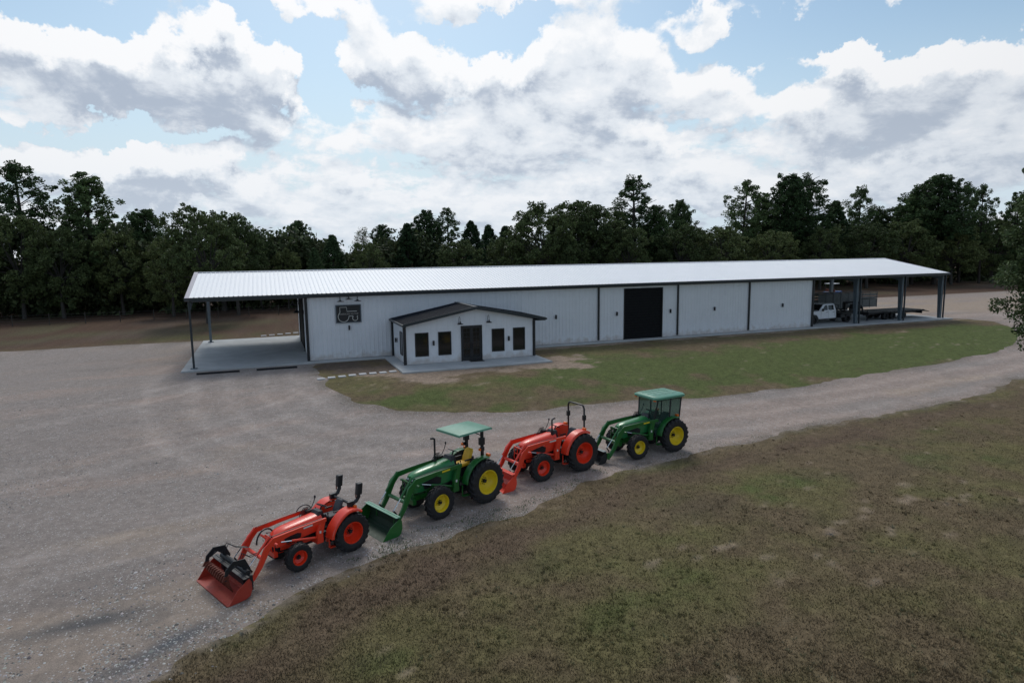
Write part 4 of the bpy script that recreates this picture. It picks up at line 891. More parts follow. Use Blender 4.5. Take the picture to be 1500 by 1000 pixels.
gooseneck(WX0-.03, 52.2, 3.3, 'near gooseneck barn lamp beside the end roller door', rz=-pi/2, size=1.25, rise=.9); gooseneck(WX0-.03, 60.2, 3.3, 'far gooseneck barn lamp beside the end roller door', rz=-pi/2, size=1.25, rise=.9)
# ---- sign
S = empty('sign', (5.42, YF-.07, 3.40), 0, 'square black sign with a tractor outline above a wall lamp', 'sign')
MB().box((0, 0, 0), (1.74, .05, 1.24)).build('sign_panel', 'black', S)
f = MB()
for q in ((-.91, -.85, -.66, .66), (.85, .91, -.66, .66), (-.85, .85, -.66, -.60), (-.85, .85, .60, .66)): f.bb(q[0], q[1], -.05, .03, q[2], q[3])
f.build('frame', mat('grey_sign_frame', (.10, .13, .16), .5), S)
def ol(pts, n=5): return [(x, -.034, z) for x, z in pts]
t = MB(); arc = lambda cx_, cz, r_, a0, a1, n=22: [(cx_+r_*cos(radians(a0+(a1-a0)*k/n)), cz+r_*sin(radians(a0+(a1-a0)*k/n))) for k in range(n+1)]
t.tube(ol([(.60, .17), (-.10, .17), (-.13, .48), (-.60, .48), (-.60, .10), (-.66, .08)]+arc(-.36, -.20, .38, 136, 360)[0:]+[(.03, -.17), (.30, -.17)]+arc(.46, -.34, .18, 138, 400)+[(.66, -.17)]), .022, 5)
t.build('tractor_outline', 'decal', S)
vs, fs = text_mesh('AMERICAN AG TOP', .155, .003, .003); t = MB(); t.add([(x+.02, -.03-z, y-.02) for x, y, z in vs], fs); t.build('lettering', 'decalgrey', S)
# ---- stones and stops
for k, (x, y, rz, lab) in enumerate(zip((2.81, 3.46, 4.11, 4.76, 5.42, 6.07, 6.72, 7.38), (41.38, 41.44, 41.44, 41.5, 41.56, 41.56, 41.55, 41.66), (.03, -.04, .05, 0, .02, -.05, .03, 0), ('stepping stone farthest from the office, at the gravel', 'second stepping stone from the gravel', 'third stepping stone from the gravel', 'fourth stepping stone from the gravel', 'fourth stepping stone from the office apron', 'third stepping stone from the office apron', 'second stepping stone from the office apron', 'stepping stone nearest the office apron'))):
    o = MB().box((0, 0, 0), (.46, .42, .07)).build('stepping_stone', 'stone', None, bevel=.01); o.location = (x, y, float(terr(x, y))+.02); o.rotation_euler.z = rz; tag(o, 'pale square '+lab, 'paving stone', 'stepping stones to the office')
for k, lab in enumerate(('first', 'second', 'third', 'fourth', 'fifth', 'last')):
    x = -.6+k*.75; o = MB().box((0, 0, 0), (.5, .46, .07)).build('stepping_stone', 'stone', None, bevel=.01); o.location = (x, 66.1+k*.27, .03); tag(o, 'pale stone behind the left canopy slab, %s of that row from the left' % lab, 'paving stone', 'stepping stones behind the left canopy')
for x0, x1, lab in ((-4.66, -2.06, 'black rubber wheel stop nearer the corner post'), (-1.0, 1.6, 'black rubber wheel stop nearer the shed wall')):
    o = MB().loft([[(x, -.09, 0), (x, .09, 0), (x, .06, .13), (x, -.06, .13)] for x in (x0, x1)]).build('wheel_stop', 'rubber2', None, bevel=.01, xf=lambda p: (p[0]-(x0+x1)/2, p[1], p[2])); o.location = ((x0+x1)/2, 46.0, float(terr((x0+x1)/2, 46.0))-.01); tag(o, lab, 'wheel stop', 'wheel stops before the left canopy')

# ================================================================ tractors  (local axes: +x forward, +y the tractor's left, z up)
def make_wheel(name, par, x, y, R, w, rr, side, paint, lugs=18, dish=.5, tyre_mat='rubber'):
    """side=+1: outer face towards +y"""
    c = (x, y, R); ax = (0, side, 0); L_ = R*.065
    p = MB()
    p.lathe([(w*.40, rr*1.02), (w*.46, rr*1.0), (w*.46, rr*.95), (w*.30, rr*.93), (w*.05*dish, rr*.86), (-w*.02-.10*dish, rr*.60), (-.02-.10*dish, rr*.38), (.02-.08*dish, rr*.34), (.02-.08*dish, 0)], c, ax, 28)
    p.lathe([(-w*.44, rr*1.0), (-w*.46, rr*.94), (-w*.30, rr*.90), (w*.1, rr*.86)], c, ax, 28)
    o = p.build(name, paint, par, smooth=True)
    t = MB(); body = [(-w*.42, rr*.99), (-w*.5, rr*1.12), (-w*.52, (rr+R)/2), (-w*.49, R-L_*1.9), (-w*.40, R-L_), (0, R-L_*.8), (w*.40, R-L_), (w*.49, R-L_*1.9), (w*.52, (rr+R)/2), (w*.5, rr*1.12), (w*.42, rr*.99)]
    t.lathe(body, c, ax, 36)
    for k in range(lugs):
        for s_ in (-1, 1):
            a0 = 2*pi*(k+(.5 if s_ > 0 else 0))/lugs; da = .62*2*pi/lugs*1.5; hw = .19*2*pi/lugs; vs = []
            for (f, dr) in ((0.0, 0), (.62, 0), (1.0, -L_*.9), (1.07, -R*.16)):
                yy = s_*f*w*.5; aa = a0-da*f
                for (q, rad) in ((-hw, R-L_*1.6+dr*.6), (-hw*.8, R+dr), (hw*.8, R+dr), (hw, R-L_*1.6+dr*.6)):
                    vs.append((x+cos(aa+q)*rad, y+yy*1.0, R+sin(aa+q)*rad))
            fs = []
            for i in range(3): fs += [(i*4+j, i*4+j+1, i*4+j+5, i*4+j+4) for j in range(3)]
            fs += [(0, 1, 2, 3), (15, 14, 13, 12)]; t.add(vs, fs)
    t.build('tyre', tyre_mat, o)
    h = MB(); yo = y+side*(.02-.08*dish)
    h.cyl((x, yo, R), (x, yo+side*.09, R), rr*.17, rr*.15, 14)
    for k in range(8): a = 2*pi*k/8; h.cyl((x+cos(a)*rr*.27, yo, R+sin(a)*rr*.27), (x+cos(a)*rr*.27, yo+side*.03, R+sin(a)*rr*.27), .017, n=6)
    h.build('hub', 'darkmetal', o)
    return o
def fender_mesh(R, cx, a0, a1, y0, y1, side, lip=.10, n=16, dr=.10, flat=None):
    m_ = MB(); secs = []
    for k in range(n+1):
        a = radians(a0+(a1-a0)*k/n); r_ = R+dr
        if flat: r_ = r_*(1+flat*(sin(2*(a-pi/4)))**2)
        px_, pz = cx+cos(a)*r_, R+sin(a)*r_; qx, qz = cx+cos(a)*(r_-.022), R+sin(a)*(r_-.022); lx, lz = cx+cos(a)*(r_-lip), R+sin(a)*(r_-lip)
        Y = lambda v: side*v
        secs.append([(px_, Y(y0), pz), (px_, Y(y1-.03), pz), (lx+(px_-lx)*.6, Y(y1), lz+(pz-lz)*.6), (lx, Y(y1), lz), (lx, Y(y1-.02), lz), (qx, Y(y1-.05), qz), (qx, Y(y0), qz)])
    return m_.loft(secs)
def make_tractor(name, loc, rz, label, C):
    """C: dimensions and features of one machine"""
    T = empty(name, loc, rz, label, 'tractor', 'tractors with front loaders parked in a row'); s = C['s']
    R, w, Rf, wf, wb = C['R'], C['w'], C['Rf'], C['wf'], C['wb']; P1 = C['paint']; PH = C.get('hoodpaint', P1); RIM = C['rim']; ty, tf = C['ty'], C['tf']
    for sd in (1, -1):
        make_wheel('rear_wheel', T, 0, sd*ty, R, w, R*.56, sd, RIM, 20, 1.0)
        make_wheel('front_wheel', T, wb, sd*tf, Rf, wf, Rf*.54, sd, RIM, 16, .35)
    # drive train
    m_ = MB(); m_.bb(-.32*s, .85*s, -.25*s, .25*s, .5*s, .98*s); m_.bb(.8*s, wb+.1*s, -.19*s, .19*s, .55*s, .98*s); m_.cyl((0, -ty+.1, R), (0, ty-.1, R), .14*s, n=14); m_.cyl((0, -.42*s, R), (0, .42*s, R), .22*s, n=14)
    m_.bb(wb-.12*s, wb+.12*s, -.13*s, .13*s, Rf-.05*s, .62*s); m_.cyl((wb, -tf+.1, Rf), (wb, tf-.1, Rf), .075*s, n=12); m_.bb(wb-.35*s, wb+.62*s, -.17*s, .17*s, .62*s, .80*s)
    for sd in (1, -1): m_.cyl((wb, sd*(tf-.24*s), Rf-.02), (wb, sd*(tf-.1*s), Rf+.02), .13*s, .12*s, 12); m_.bb(-.3*s, .0*s, sd*.26*s-.06*s, sd*.26*s+.06*s, .3*s, .8*s)
    m_.build('chassis', C.get('chassis', P1), T, bevel=.015)
    m_ = MB(); m_.bb(1.0*s, 1.95*s, -.235*s, .235*s, .72*s, 1.12*s); m_.cyl((1.3*s, .24*s, .95*s), (1.55*s, .24*s, .95*s), .07*s, n=10); m_.cyl((1.3*s, -.24*s, .95*s), (1.75*s, -.24*s, 1.0*s), .09*s, n=10); m_.bb(1.65*s, 1.85*s, .2*s, .3*s, .72*s, .9*s)
    for k in range(3): m_.tube([((1.1+.2*k)*s, .24*s, .75*s), ((1.25+.2*k)*s, .29*s, .9*s), ((1.2+.25*k)*s, .24*s, 1.08*s)], .016*s, 6)
    m_.build('engine', 'darkmetal', T, bevel=.01)
    # hood: rounded sections, nose dropping forward
    hx0, hx1 = C['hx0'], C['hx1']; ht0, ht1 = C['ht0'], C['ht1']; hw0, hw1 = C['hw0'], C['hw1']; hb0, hb1 = C['hb0'], C['hb1']; secs = []
    def hsec(x, zt, hw, zb, crown=.05):
        pts = [(-1, 0), (-1, .64), (-.95, .74), (-.74, .90), (-.62, .955), (0, 1.0), (.62, .955), (.74, .90), (.95, .74), (1, .64), (1, 0)]
        return [(x, a*hw, zb+(zt-zb)*b) for a, b in pts]
    for t in (0, .25, .5, .75, .9, .97, 1.0):
        k = 1 if t < .85 else (1-(t-.85)/.15*.0); dz = 0 if t < .8 else -(t-.8)**2*C.get('nose', 3.0); dw = 1 if t < .85 else 1-(t-.85)**2*C.get('nosew', 9)
        secs.append(hsec(hx0+(hx1-hx0)*t, ht0+(ht1-ht0)*t+dz, (hw0+(hw1-hw0)*t)*dw, hb0+(hb1-hb0)*t))
    hood = MB().loft(secs).build('hood', PH, T, smooth=True)
    # side vent, front grille, lamps, stripe
    g = MB(); 
    for sd in (1, -1):
        yv = lambda t: (hw0+(hw1-hw0)*t)+.006; xx = lambda t: hx0+(hx1-hx0)*t; zb = lambda t, q: (hb0+(hb1-hb0)*t)+q*((ht0-hb0)+((ht1-hb1)-(ht0-hb0))*t)
        t0, t1 = C.get('vent', (.38, .78))
        g.add([(xx(t0), sd*yv(t0), zb(t0, .08)), (xx(t1), sd*yv(t1), zb(t1, .05)), (xx(t1+.05), sd*(yv(t1)+.001), zb(t1, .42)), (xx(t0+.1), sd*yv(t0), zb(t0, .50)), (xx(t0-.02), sd*yv(t0), zb(t0, .36))], [(0, 1, 2, 3, 4)])
    xg = hx1+.006; hwn = hw1*.76; g.bb(hx1-.05, xg, -hwn*.86, hwn*.86, hb1+.03, ht1-.22*s)
    for k in range(6): z = hb1+.06+k*(ht1-.3*s-hb1)/6; g.bb(xg, xg+.008, -hwn*.8, hwn*.8, z, z+.012)
    g.build('grille', 'black', hood)
    for sd in (1, -1):
        MB().loft([[(hx1-.12*s, sd*hwn*.95, ht1-.17*s), (hx1-.12*s, sd*hwn*.35, ht1-.14*s), (hx1+.0, sd*hwn*.3, ht1-.17*s), (hx1+.012, sd*hwn*.85, ht1-.19*s)], [(hx1-.12*s, sd*hwn*.95, ht1-.25*s), (hx1-.12*s, sd*hwn*.35, ht1-.25*s), (hx1+.012, sd*hwn*.3, ht1-.25*s), (hx1+.014, sd*hwn*.85, ht1-.25*s)]]).build('headlight', 'lens', hood)
        if C.get('stripe'):
            q = MB(); q.add([(xx(.0), sd*(yv(0)+.001), zb(0, .60)), (xx(.0), sd*(yv(0)+.001), zb(0, .66)), (xx(.84), sd*(yv(.84)+.001), zb(.84, .58)), (xx(.84), sd*(yv(.84)+.001), zb(.84, .54))], [(0, 1, 2, 3)]); q.build('stripe', 'yellow', hood)
        if C.get('text'):
            vs, fs = text_mesh(C['text'], .13*s, .002, .002); tm = .52; x0_, y0_, z0_ = xx(tm), sd*(yv(tm)+.004), zb(tm, .56)
            sl = (zb(1, .56)-zb(0, .56))/(hx1-hx0); MB().add([(x0_-sd*vx, y0_-(-sd*vx)*(hw0-hw1)/(hx1-hx0)*sd, z0_+vy+(-sd*vx)*sl) for vx, vy, vz in vs], fs).build('lettering', 'decal', hood)
    # dash, wheel, platform, seat
    zf = C['floor']; dx_ = C['dash']
    d = MB(); d.loft([[(dx_-.12*s, -.2*s, zf), (dx_+.28*s, -.26*s, zf), (dx_+.28*s, .26*s, zf), (dx_-.12*s, .2*s, zf)], [(dx_-.05*s, -.22*s, ht0-.12*s), (dx_+.25*s, -.27*s, ht0-.1*s), (dx_+.25*s, .27*s, ht0-.1*s), (dx_-.05*s, .22*s, ht0-.12*s)], [(dx_-.02*s, -.2*s, ht0+.08*s), (dx_+.16*s, -.2*s, ht0+.1*s), (dx_+.16*s, .2*s, ht0+.1*s), (dx_-.02*s, .2*s, ht0+.08*s)]])
    d.build('dashboard', 'black', T, bevel=.02)
    c = Vector((dx_-.10*s, 0, ht0+.20*s)); ax = Vector((-.5, 0, 1)).normalized(); u = Vector((0, 1, 0)); v = ax.cross(u); q = MB()
    q.tube([c+(u*cos(a)+v*sin(a))*.19*s for a in [2*pi*k/20 for k in range(20)]], .016*s, 6, closed=True)
    for a in (pi/2, pi/2+2.1, pi/2-2.1): q.cyl(c, c+(u*cos(a)+v*sin(a))*.19*s, .011*s, n=6)
    q.cyl(c, c-ax*.22*s, .028*s, n=8); q.build('steering_wheel', 'black', T)
    p = MB(); p.bb(dx_-.72*s, dx_+.12*s, -.60*s, .60*s, zf-.05*s, zf); p.bb(dx_-.5*s, dx_+.0, .28*s, .42*s, zf-.3*s, zf-.05*s); p.build('platform', C.get('platmat', 'darkmetal'), T, bevel=.01)
    xs = dx_-.12*s
    for sd in ((1, -1)):
        st = MB()
        for xo in (-.14, .14): st.bb(xs+xo*s-.015, xs+xo*s+.015, sd*.60*s-.02, sd*.60*s+.02, zf-.42*s, zf-.05*s)
        st.bb(xs-.155*s, xs+.155*s, sd*.62*s-.08*s, sd*.62*s+.08*s, zf-.44*s, zf-.41*s); st.build('step', P1, T)
    SX, SZ, SM = C['seat']
    q = MB(); q.bb(SX-.05*s, SX+.42*s, -.25*s, .25*s, SZ, SZ+.12*s); st = q.build('seat', SM, T, bevel=.05*s)
    rt_ = Matrix.Rotation(radians(-12), 3, 'Y'); q = MB(); q.loft([[(SX-(.05+.22*t)*s, yy*k*s, SZ+(.10+.46*t)*s) if f else (SX+(.04-.20*t)*s, yy*k*s, SZ+(.10+.46*t)*s) for yy, f in ((-.23, 1), (.23, 1), (.21, 0), (-.21, 0))] for t, k in ((0, .9), (.35, 1.0), (.8, .95), (1.0, .7))]); q.build('seat_back', SM, st, bevel=.05*s)
    q = MB(); q.bb(SX+.0, SX+.36*s, -.2*s, .2*s, zf+.02, SZ); q.build('seat_base', 'black', st)
    for sd in (1, -1): q = MB(); q.bb(SX-.05*s, SX+.26*s, sd*.29*s-.03*s, sd*.29*s+.03*s, SZ+.22*s, SZ+.27*s); q.build('armrest', 'black', st, bevel=.012)
    for k, (lx, ly) in enumerate(((.52, .30), (.45, .34), (.55, -.33), (.42, -.36))): q = MB(); q.cyl((SX+lx*s, ly*s, zf+.1*s), (SX+(lx+.06)*s, ly*s, SZ+(.22+.05*(k % 3))*s), .01, n=6); q.lathe([(0, .022), (.04, .026), (.07, 0)], (SX+(lx+.06)*s, ly*s, SZ+(.22+.05*(k % 3))*s), (0, 0, 1), 8); q.build('control_lever', 'black', T)
    # fenders
    fy0, fy1 = C['fy']
    for sd in (1, -1):
        fo = fender_mesh(R, 0, C['fa'][0], C['fa'][1], fy0, fy1, sd, lip=C.get('lip', .1), flat=C.get('flat')).build('fender', C.get('fenderpaint', P1), T, smooth=True)
        q = MB(); n_ = 12; pts = [(cos(radians(a))*(R+.08), R+sin(radians(a))*(R+.08)) for a in [C['fa'][0]+(C['fa'][1]-C['fa'][0])*k/n_ for k in range(n_+1)]]
        pts += [(-.3*s, zf), (dx_-.55*s, zf)]; q.prism(pts, sd*fy0, sd*(fy0+.02)); q.build('inner_panel', C.get('inner', P1), fo)
        a = radians(108); fx, fz = cos(a)*(R+.1), R+sin(a)*(R+.1)
        q = MB(); q.bb(fx-.05, fx+.05, sd*(fy0+.12)-.09, sd*(fy0+.12)+.09, fz+.0, fz+.10); q.build('indicator_lamp', 'amber', fo, bevel=.015)
    # rear linkage
    q = MB()
    for sd in (1, -1): q.tube([(-.25*s, sd*.28*s, .5*s), (-.95*s, sd*.36*s, .42*s)], .03*s, 6); q.tube([(-.3*s, sd*.24*s, 1.0*s), (-.62*s, sd*.26*s, .96*s), (-.7*s, sd*.33*s, .45*s)], .022*s, 6)
    q.tube([(-.35*s, 0, .85*s), (-.95*s, 0, .8*s)], .025*s, 6); q.bb(-.55*s, -.3*s, -.2*s, .2*s, .55*s, .95*s); q.build('rear_hitch', 'darkmetal', T)
    # exhaust
    if C.get('stack'):
        sx_, sy_, sz_ = C['stack']; q = MB(); q.cyl((sx_, sy_, ht0-.35*s), (sx_, sy_, ht0+.12*s), .055*s, n=12); q.tube([(sx_, sy_, ht0+.1*s), (sx_, sy_, sz_-.1), (sx_-.0, sy_, sz_-.03), (sx_+.06*s*C.get('stkdir', 1), sy_, sz_+.01), (sx_+.16*s*C.get('stkdir', 1), sy_, sz_+.02)], .036*s, 10); q.build('exhaust_stack', 'black', T, smooth=True)
    # roll-over protection
    rx = C.get('ropsx', -.12*s); ry = C.get('ropsy', .52*s)
    if C['rops'] == 'full':
        zt = C['ropsz']; q = MB(); pts = [(rx, -ry, .95*s), (rx, -ry, zt-.14), (rx, -ry+.05, zt-.04), (rx, -ry+.14, zt), (rx, ry-.14, zt), (rx, ry-.05, zt-.04), (rx, ry, zt-.14), (rx, ry, .95*s)]; q.tube(pts, .038, 8); r0 = q.build('roll_bar', 'black', T, smooth=True)
        for sd in (1, -1):
            q = MB(); q.bb(rx-.07, rx+.07, sd*ry-.055, sd*ry+.055, zt-.62, zt-.40); q.build('hinge_bracket', 'black', r0, bevel=.01); q = MB(); q.bb(rx-.10, rx+.03, sd*ry-.05, sd*ry+.05, 1.0*s, 1.35*s); q.build('post_foot', 'black', r0, bevel=.01)
    elif C['rops'] == 'folded':
        q = MB()
        for sd in (1, -1):
            q.tube([(rx, sd*ry, .95*s), (rx-.02, sd*ry, 1.72*s)], .05, 8); q.bb(rx-.12, rx+.09, sd*ry-.05, sd*ry+.05, 1.60*s, 1.78*s)
            q.tube([(rx-.06, sd*ry, 1.68*s), (rx-.20, sd*(ry+.02), 1.74*s), (rx-.28, sd*(ry+.04), 1.88*s), (rx-.27, sd*(ry+.05), 2.1*s)], .058, 8)
        q.cyl((rx-.02, -ry, 1.68*s), (rx-.02, ry, 1.68*s), .04, n=8)
        r0 = q.build('roll_bar', 'black', T, smooth=True)
        for sd in (1, -1): q = MB(); q.loft([[(rx-.27-(z-1.96*s)*.12+a*.09, sd*(ry+.05)+b*.08, z) for a, b in ((-1, -1), (1, -1), (1, 1), (-1, 1))] for z in (1.96*s, 2.40*s)]); q.build('padding', 'black', r0, bevel=.03); q = MB(); q.bb(rx-.181, rx-.174, sd*(ry+.05)-.03, sd*(ry+.05)+.03, 1.86*s, 2.0*s); q.build('decal', 'rust', r0)
    elif C['rops'] == 'canopy':
        zt = C['ropsz']; q = MB()
        for sd in (1, -1): q.bb(rx-.05, rx+.05, sd*ry-.045, sd*ry+.045, .95*s, zt-.02)
        q.bb(rx-.05, rx+.05, -ry+.045, ry-.045, zt-.12, zt-.03); r0 = q.build('roll_bar', 'black', T, bevel=.012)
        for sd in (1, -1):
            q = MB(); q.bb(rx-.09, rx+.12, sd*ry-.07, sd*ry+.07, zt-.62, zt-.35); q.build('hinge_bracket', 'black', r0, bevel=.015); q = MB(); q.tube([(rx, sd*ry, zt-.28), (rx+.5, sd*ry*.95, zt-.02)], .02, 6); q.build('brace', 'black', r0)
            q = MB(); q.bb(rx-.03, rx+.14, sd*(ry+.06)-.05, sd*(ry+.06)+.05, zt-.82, zt-.68); q.build('lamp_housing', 'black', r0, bevel=.015); q = MB(); q.bb(rx+.14, rx+.19, sd*(ry+.06)-.045, sd*(ry+.06)+.045, zt-.80, zt-.71); q.build('indicator_lamp', 'amber', r0)
        x0_, x1_, yy = C['can']; q = MB(); secs = []
        for x_, dz in ((x0_, -.02), (x0_+.03, -.0), ((x0_+x1_)/2, .012), (x1_-.03, .0), (x1_, -.02)):
            secs.append([(x_, -yy, zt-.02+dz-.03), (x_, -yy+.02, zt+.015+dz), (x_, -yy*.45, zt+.025+dz), (x_, yy*.45, zt+.025+dz), (x_, yy-.02, zt+.015+dz), (x_, yy, zt-.02+dz-.03), (x_, yy-.03, zt-.05+dz), (x_, -yy+.03, zt-.05+dz)])
        q.loft(secs).build('canopy', 'canopygreen', T, smooth=True)
    elif C['rops'] == 'cab':
        zt = C['ropsz']; zb_ = zf-.05; xb, xf_ = -.55*s, 1.02*s; yb_, yt_ = .56*s, .62*s; tr = MB()
        posts = [((xb+.12, yb_, .95*s), (xb+.02, yt_, zt)), ((.18*s, yb_+.05, 1.2*s), (.12*s, yt_+.02, zt)), ((xf_, yb_-.08, zb_+.35), (xf_-.18*s, yt_, zt))]
        for sd in (1, -1):
            for a, b in posts: A_, B_ = Vector((a[0], sd*a[1], a[2])), Vector((b[0], sd*b[1], b[2])); tr.tube([A_, B_], .045, 4)
            tr.tube([(xf_, sd*(yb_-.08), zb_+.35), (xf_-.12*s, sd*yb_, zb_), (.45*s, sd*(yb_+.02), zb_)], .03, 4); tr.tube([(xb, sd*yt_, zt-.03), (xf_-.15*s, sd*yt_, zt-.03)], .04, 4); tr.tube([(.45*s, sd*(yb_+.02), zb_), (.16*s, sd*(yb_+.04), 1.25*s), (.15*s, sd*(yb_+.05), 1.45*s)], .04, 4)
        tr.tube([(xb, -yt_, zt-.03), (xb, yt_, zt-.03)], .04, 4); tr.tube([(xf_-.17*s, -yt_, zt-.03), (xf_-.17*s, yt_, zt-.03)], .04, 4); tr.tube([(xb+.1, -yb_, 1.35*s), (xb+.1, yb_, 1.35*s)], .04, 4)
        cb = tr.build('cab_frame', 'black', T); 
        def pane(pts): MB().add(pts, [tuple(range(len(pts)))]).build('window_pane', 'cabglass', cb)
        for sd in (1, -1):
            pane([(.42*s, sd*(yb_+.02), zb_+.03), (xf_-.1*s, sd*(yb_-.02), zb_+.05), (xf_-.02, sd*(yb_-.07), zb_+.37), (xf_-.17*s, sd*(yt_-.01), zt-.06), (.14*s, sd*(yt_+.02), zt-.06), (.19*s, sd*(yb_+.05), 1.3*s)])
            pane([(xb+.1, sd*yb_, 1.38*s), (.15*s, sd*(yb_+.05), 1.38*s), (.1*s, sd*(yt_+.02), zt-.06), (xb+.03, sd*yt_, zt-.06)])
        pane([(xf_+.01, -yb_+.1, zb_+.36), (xf_+.01, yb_-.1, zb_+.36), (xf_-.16*s, yt_-.04, zt-.06), (xf_-.16*s, -yt_+.04, zt-.06)]); pane([(xb+.09, -yb_+.04, 1.38*s), (xb+.09, yb_-.04, 1.38*s), (xb+.01, yt_-.04, zt-.06), (xb+.01, -yt_+.04, zt-.06)])
        x0_, x1_, yy = xb-.17, xf_+.10, yt_+.14; q = MB(); secs = []
        for x_, dz, ky in ((x0_, -.06, .84), (x0_+.08, -.01, .95), (x0_+.2, .0, 1), ((x0_+x1_)/2, .0, 1), (x1_-.25, .0, 1), (x1_-.06, -.015, .95), (x1_, -.07, .84)):
            secs.append([(x_, -yy*ky, zt), (x_, -yy*ky, zt+.10+dz*.5), (x_, -yy*.82*ky, zt+.155+dz), (x_, yy*.82*ky, zt+.155+dz), (x_, yy*ky, zt+.10+dz*.5), (x_, yy*ky, zt)])
        ro_ = q.loft(secs).build('cab_roof', 'canopygreen', T, bevel=.02, smooth=True)
        q = MB(); xm = (x0_+x1_)/2
        for yv_ in (-yy*.45, 0, yy*.45): q.bb(x0_+.22, x1_-.2, yv_-.012, yv_+.012, zt+.15, zt+.160)
        for xv in (xm-.38, xm+.02, xm+.42): q.bb(xv-.009, xv+.009, -yy*.7, yy*.7, zt+.15, zt+.159)
        q.build('roof_groove', mat('dark_green_seam', (.03, .13, .10), .6), ro_)
        for sd in (1, -1): q = MB(); q.bb(x1_-.1, x1_-.04, sd*(yt_)-.07, sd*(yt_)+.07, zt-.06, zt+.0); q.build('indicator_lamp', 'amber', ro_, bevel=.01)
    # loader
    ly = C['ly']; K = C['ldr']; arm = K['arm']; th = .075*s
    for sd in (1, -1):
        q = MB(); q.beam(arm, K['ah'], sd*ly, th); ao = q.build('loader_arm', K.get('paint', P1), T, bevel=.012)
        q = MB(); q.beam(K['post'], K['ph'], sd*(ly-.04*s), .13*s); q.bb(K['post'][0][0]-.13*s, K['post'][0][0]+.13*s, min(sd*.2*s, sd*ly), max(sd*.2*s, sd*ly), K['post'][0][1]-.02, K['post'][0][1]+.12*s); q.beam([(K['post'][0][0], K['post'][0][1]+.06), (wb+.4*s, .78*s)], .13*s, sd*(.24*s), .05*s); q.build('loader_mount', K.get('paint', P1), T, bevel=.012)
        for (a, b) in (K['lift'],):
            A_, B_ = Vector((a[0], sd*(ly-.09*s), a[1])), Vector((b[0], sd*(ly-.09*s), b[1])); q = MB(); q.cyl(A_, A_.lerp(B_, .7), .042*s, n=12); co = q.build('lift_cylinder', K.get('cyl', P1), T, smooth=True); q = MB(); q.cyl(A_.lerp(B_, .7), B_, .022*s, n=8); q.build('piston_rod', 'chrome', co)
        a, b = K['tilt']; A_, B_ = Vector((a[0], sd*(ly-.10*s), a[1])), Vector((b[0], sd*(ly-.10*s), b[1])); q = MB(); q.cyl(A_, A_.lerp(B_, .62), .04*s, n=12); co = q.build('tilt_cylinder', K.get('cyl', P1), T, smooth=True); q = MB(); q.cyl(A_.lerp(B_, .62), B_, .02*s, n=8); q.build('piston_rod', 'chrome', co)
        q = MB(); e = arm[-1]; q.beam([b, (b[0]-.12*s, e[1]+.24*s), (e[0]-.02*s, e[1]+.22*s)], .05*s, sd*(ly-.12*s), .03*s); q.tube([(arm[0][0]+.1, sd*(ly-.02), arm[0][1]+K['ah'][0]*.5), (arm[1][0], sd*(ly-.04), arm[1][1]+K['ah'][1]*.56), (arm[2][0]+.02, sd*(ly-.05), arm[2][1]+.1), (b[0]-.1, sd*(ly-.12*s), b[1]+.12)], .012, 5); q.build('hydraulic_hose', 'black', ao)
    q = MB(); cr = K['cross']; q.cyl((cr[0], -ly, cr[1]), (cr[0], ly, cr[1]), .065*s, n=14); q.build('cross_tube', K.get('paint', P1), T, smooth=True)
    q = MB(); q.cyl((arm[1][0]*.5+arm[2][0]*.5+.3*s, -ly, arm[3][1]-.02), (arm[1][0]*.5+arm[2][0]*.5+.3*s, ly, arm[3][1]-.02), .045*s, n=12); q.build('cross_tube', K.get('paint', P1), T, smooth=True)
    gx_ = hx1+.10*s; q = MB()
    for z in (K['gz'][0], K['gz'][1]): q.cyl((gx_, -.31*s, z), (gx_, .31*s, z), .022*s, n=8)
    for yv_ in (-.31, -.1, .1, .31): q.cyl((gx_, yv_*s, K['gz'][0]-.25*s), (gx_, yv_*s, K['gz'][1]), .02*s, n=8)
    q.bb(gx_-.12*s, gx_+.02*s, -.3*s, .3*s, .55*s, .72*s); q.build('grille_guard', K.get('paint', P1), T)
    if K.get('hoop'): q = MB(); q.tube([(1.0*s+.05+.30*s*cos(a), -ly, 1.40*s+.27*s*sin(a)) for a in [pi*k/10 for k in range(11)]], .016, 6); q.tube([(hx1+.10-.30*cos(a), -.22-.25*cos(a)*.3, 1.0*s+.42*s*sin(a)) for a in [pi*k/10 for k in range(11)]], .026, 6); q.build('hose_loop', 'black', T)
    q = MB(); q.bb(dx_+.02*s, dx_+.34*s, .30*s, .50*s, zf-.10*s, zf+.16*s); q.bb(dx_-.3*s, dx_-.05*s, .36*s, .50*s, zf-.30*s, zf-.07*s); q.build('battery_box', 'black', T, bevel=.02)
    q = MB(); q.bb(dx_+.06*s, dx_+.28*s, -.56*s, -.40*s, ht0-.2*s, ht0-.02*s)
    for k in range(4): q.tube([(dx_+(.1+.05*k)*s, -.5*s, ht0-.02*s), (dx_+(.16+.06*k)*s, -.5*s, ht0+.10*s), (dx_+(.34+.06*k)*s, -.48*s, ht0-.12*s), (dx_+(.5+.05*k)*s, -.46*s, zf+.1*s)], .012, 5)
    q.tube([(dx_+.1*s, -.44*s, ht0), (dx_-.02*s, -.42*s, ht0+.22*s), (dx_-.08*s, -.42*s, ht0+.38*s)], .013, 6); q.lathe([(0, .02), (.03, .032), (.08, .03), (.10, 0)], (dx_-.08*s, -.42*s, ht0+.36*s), (0, 0, 1), 10); q.build('loader_valve', 'black', T)
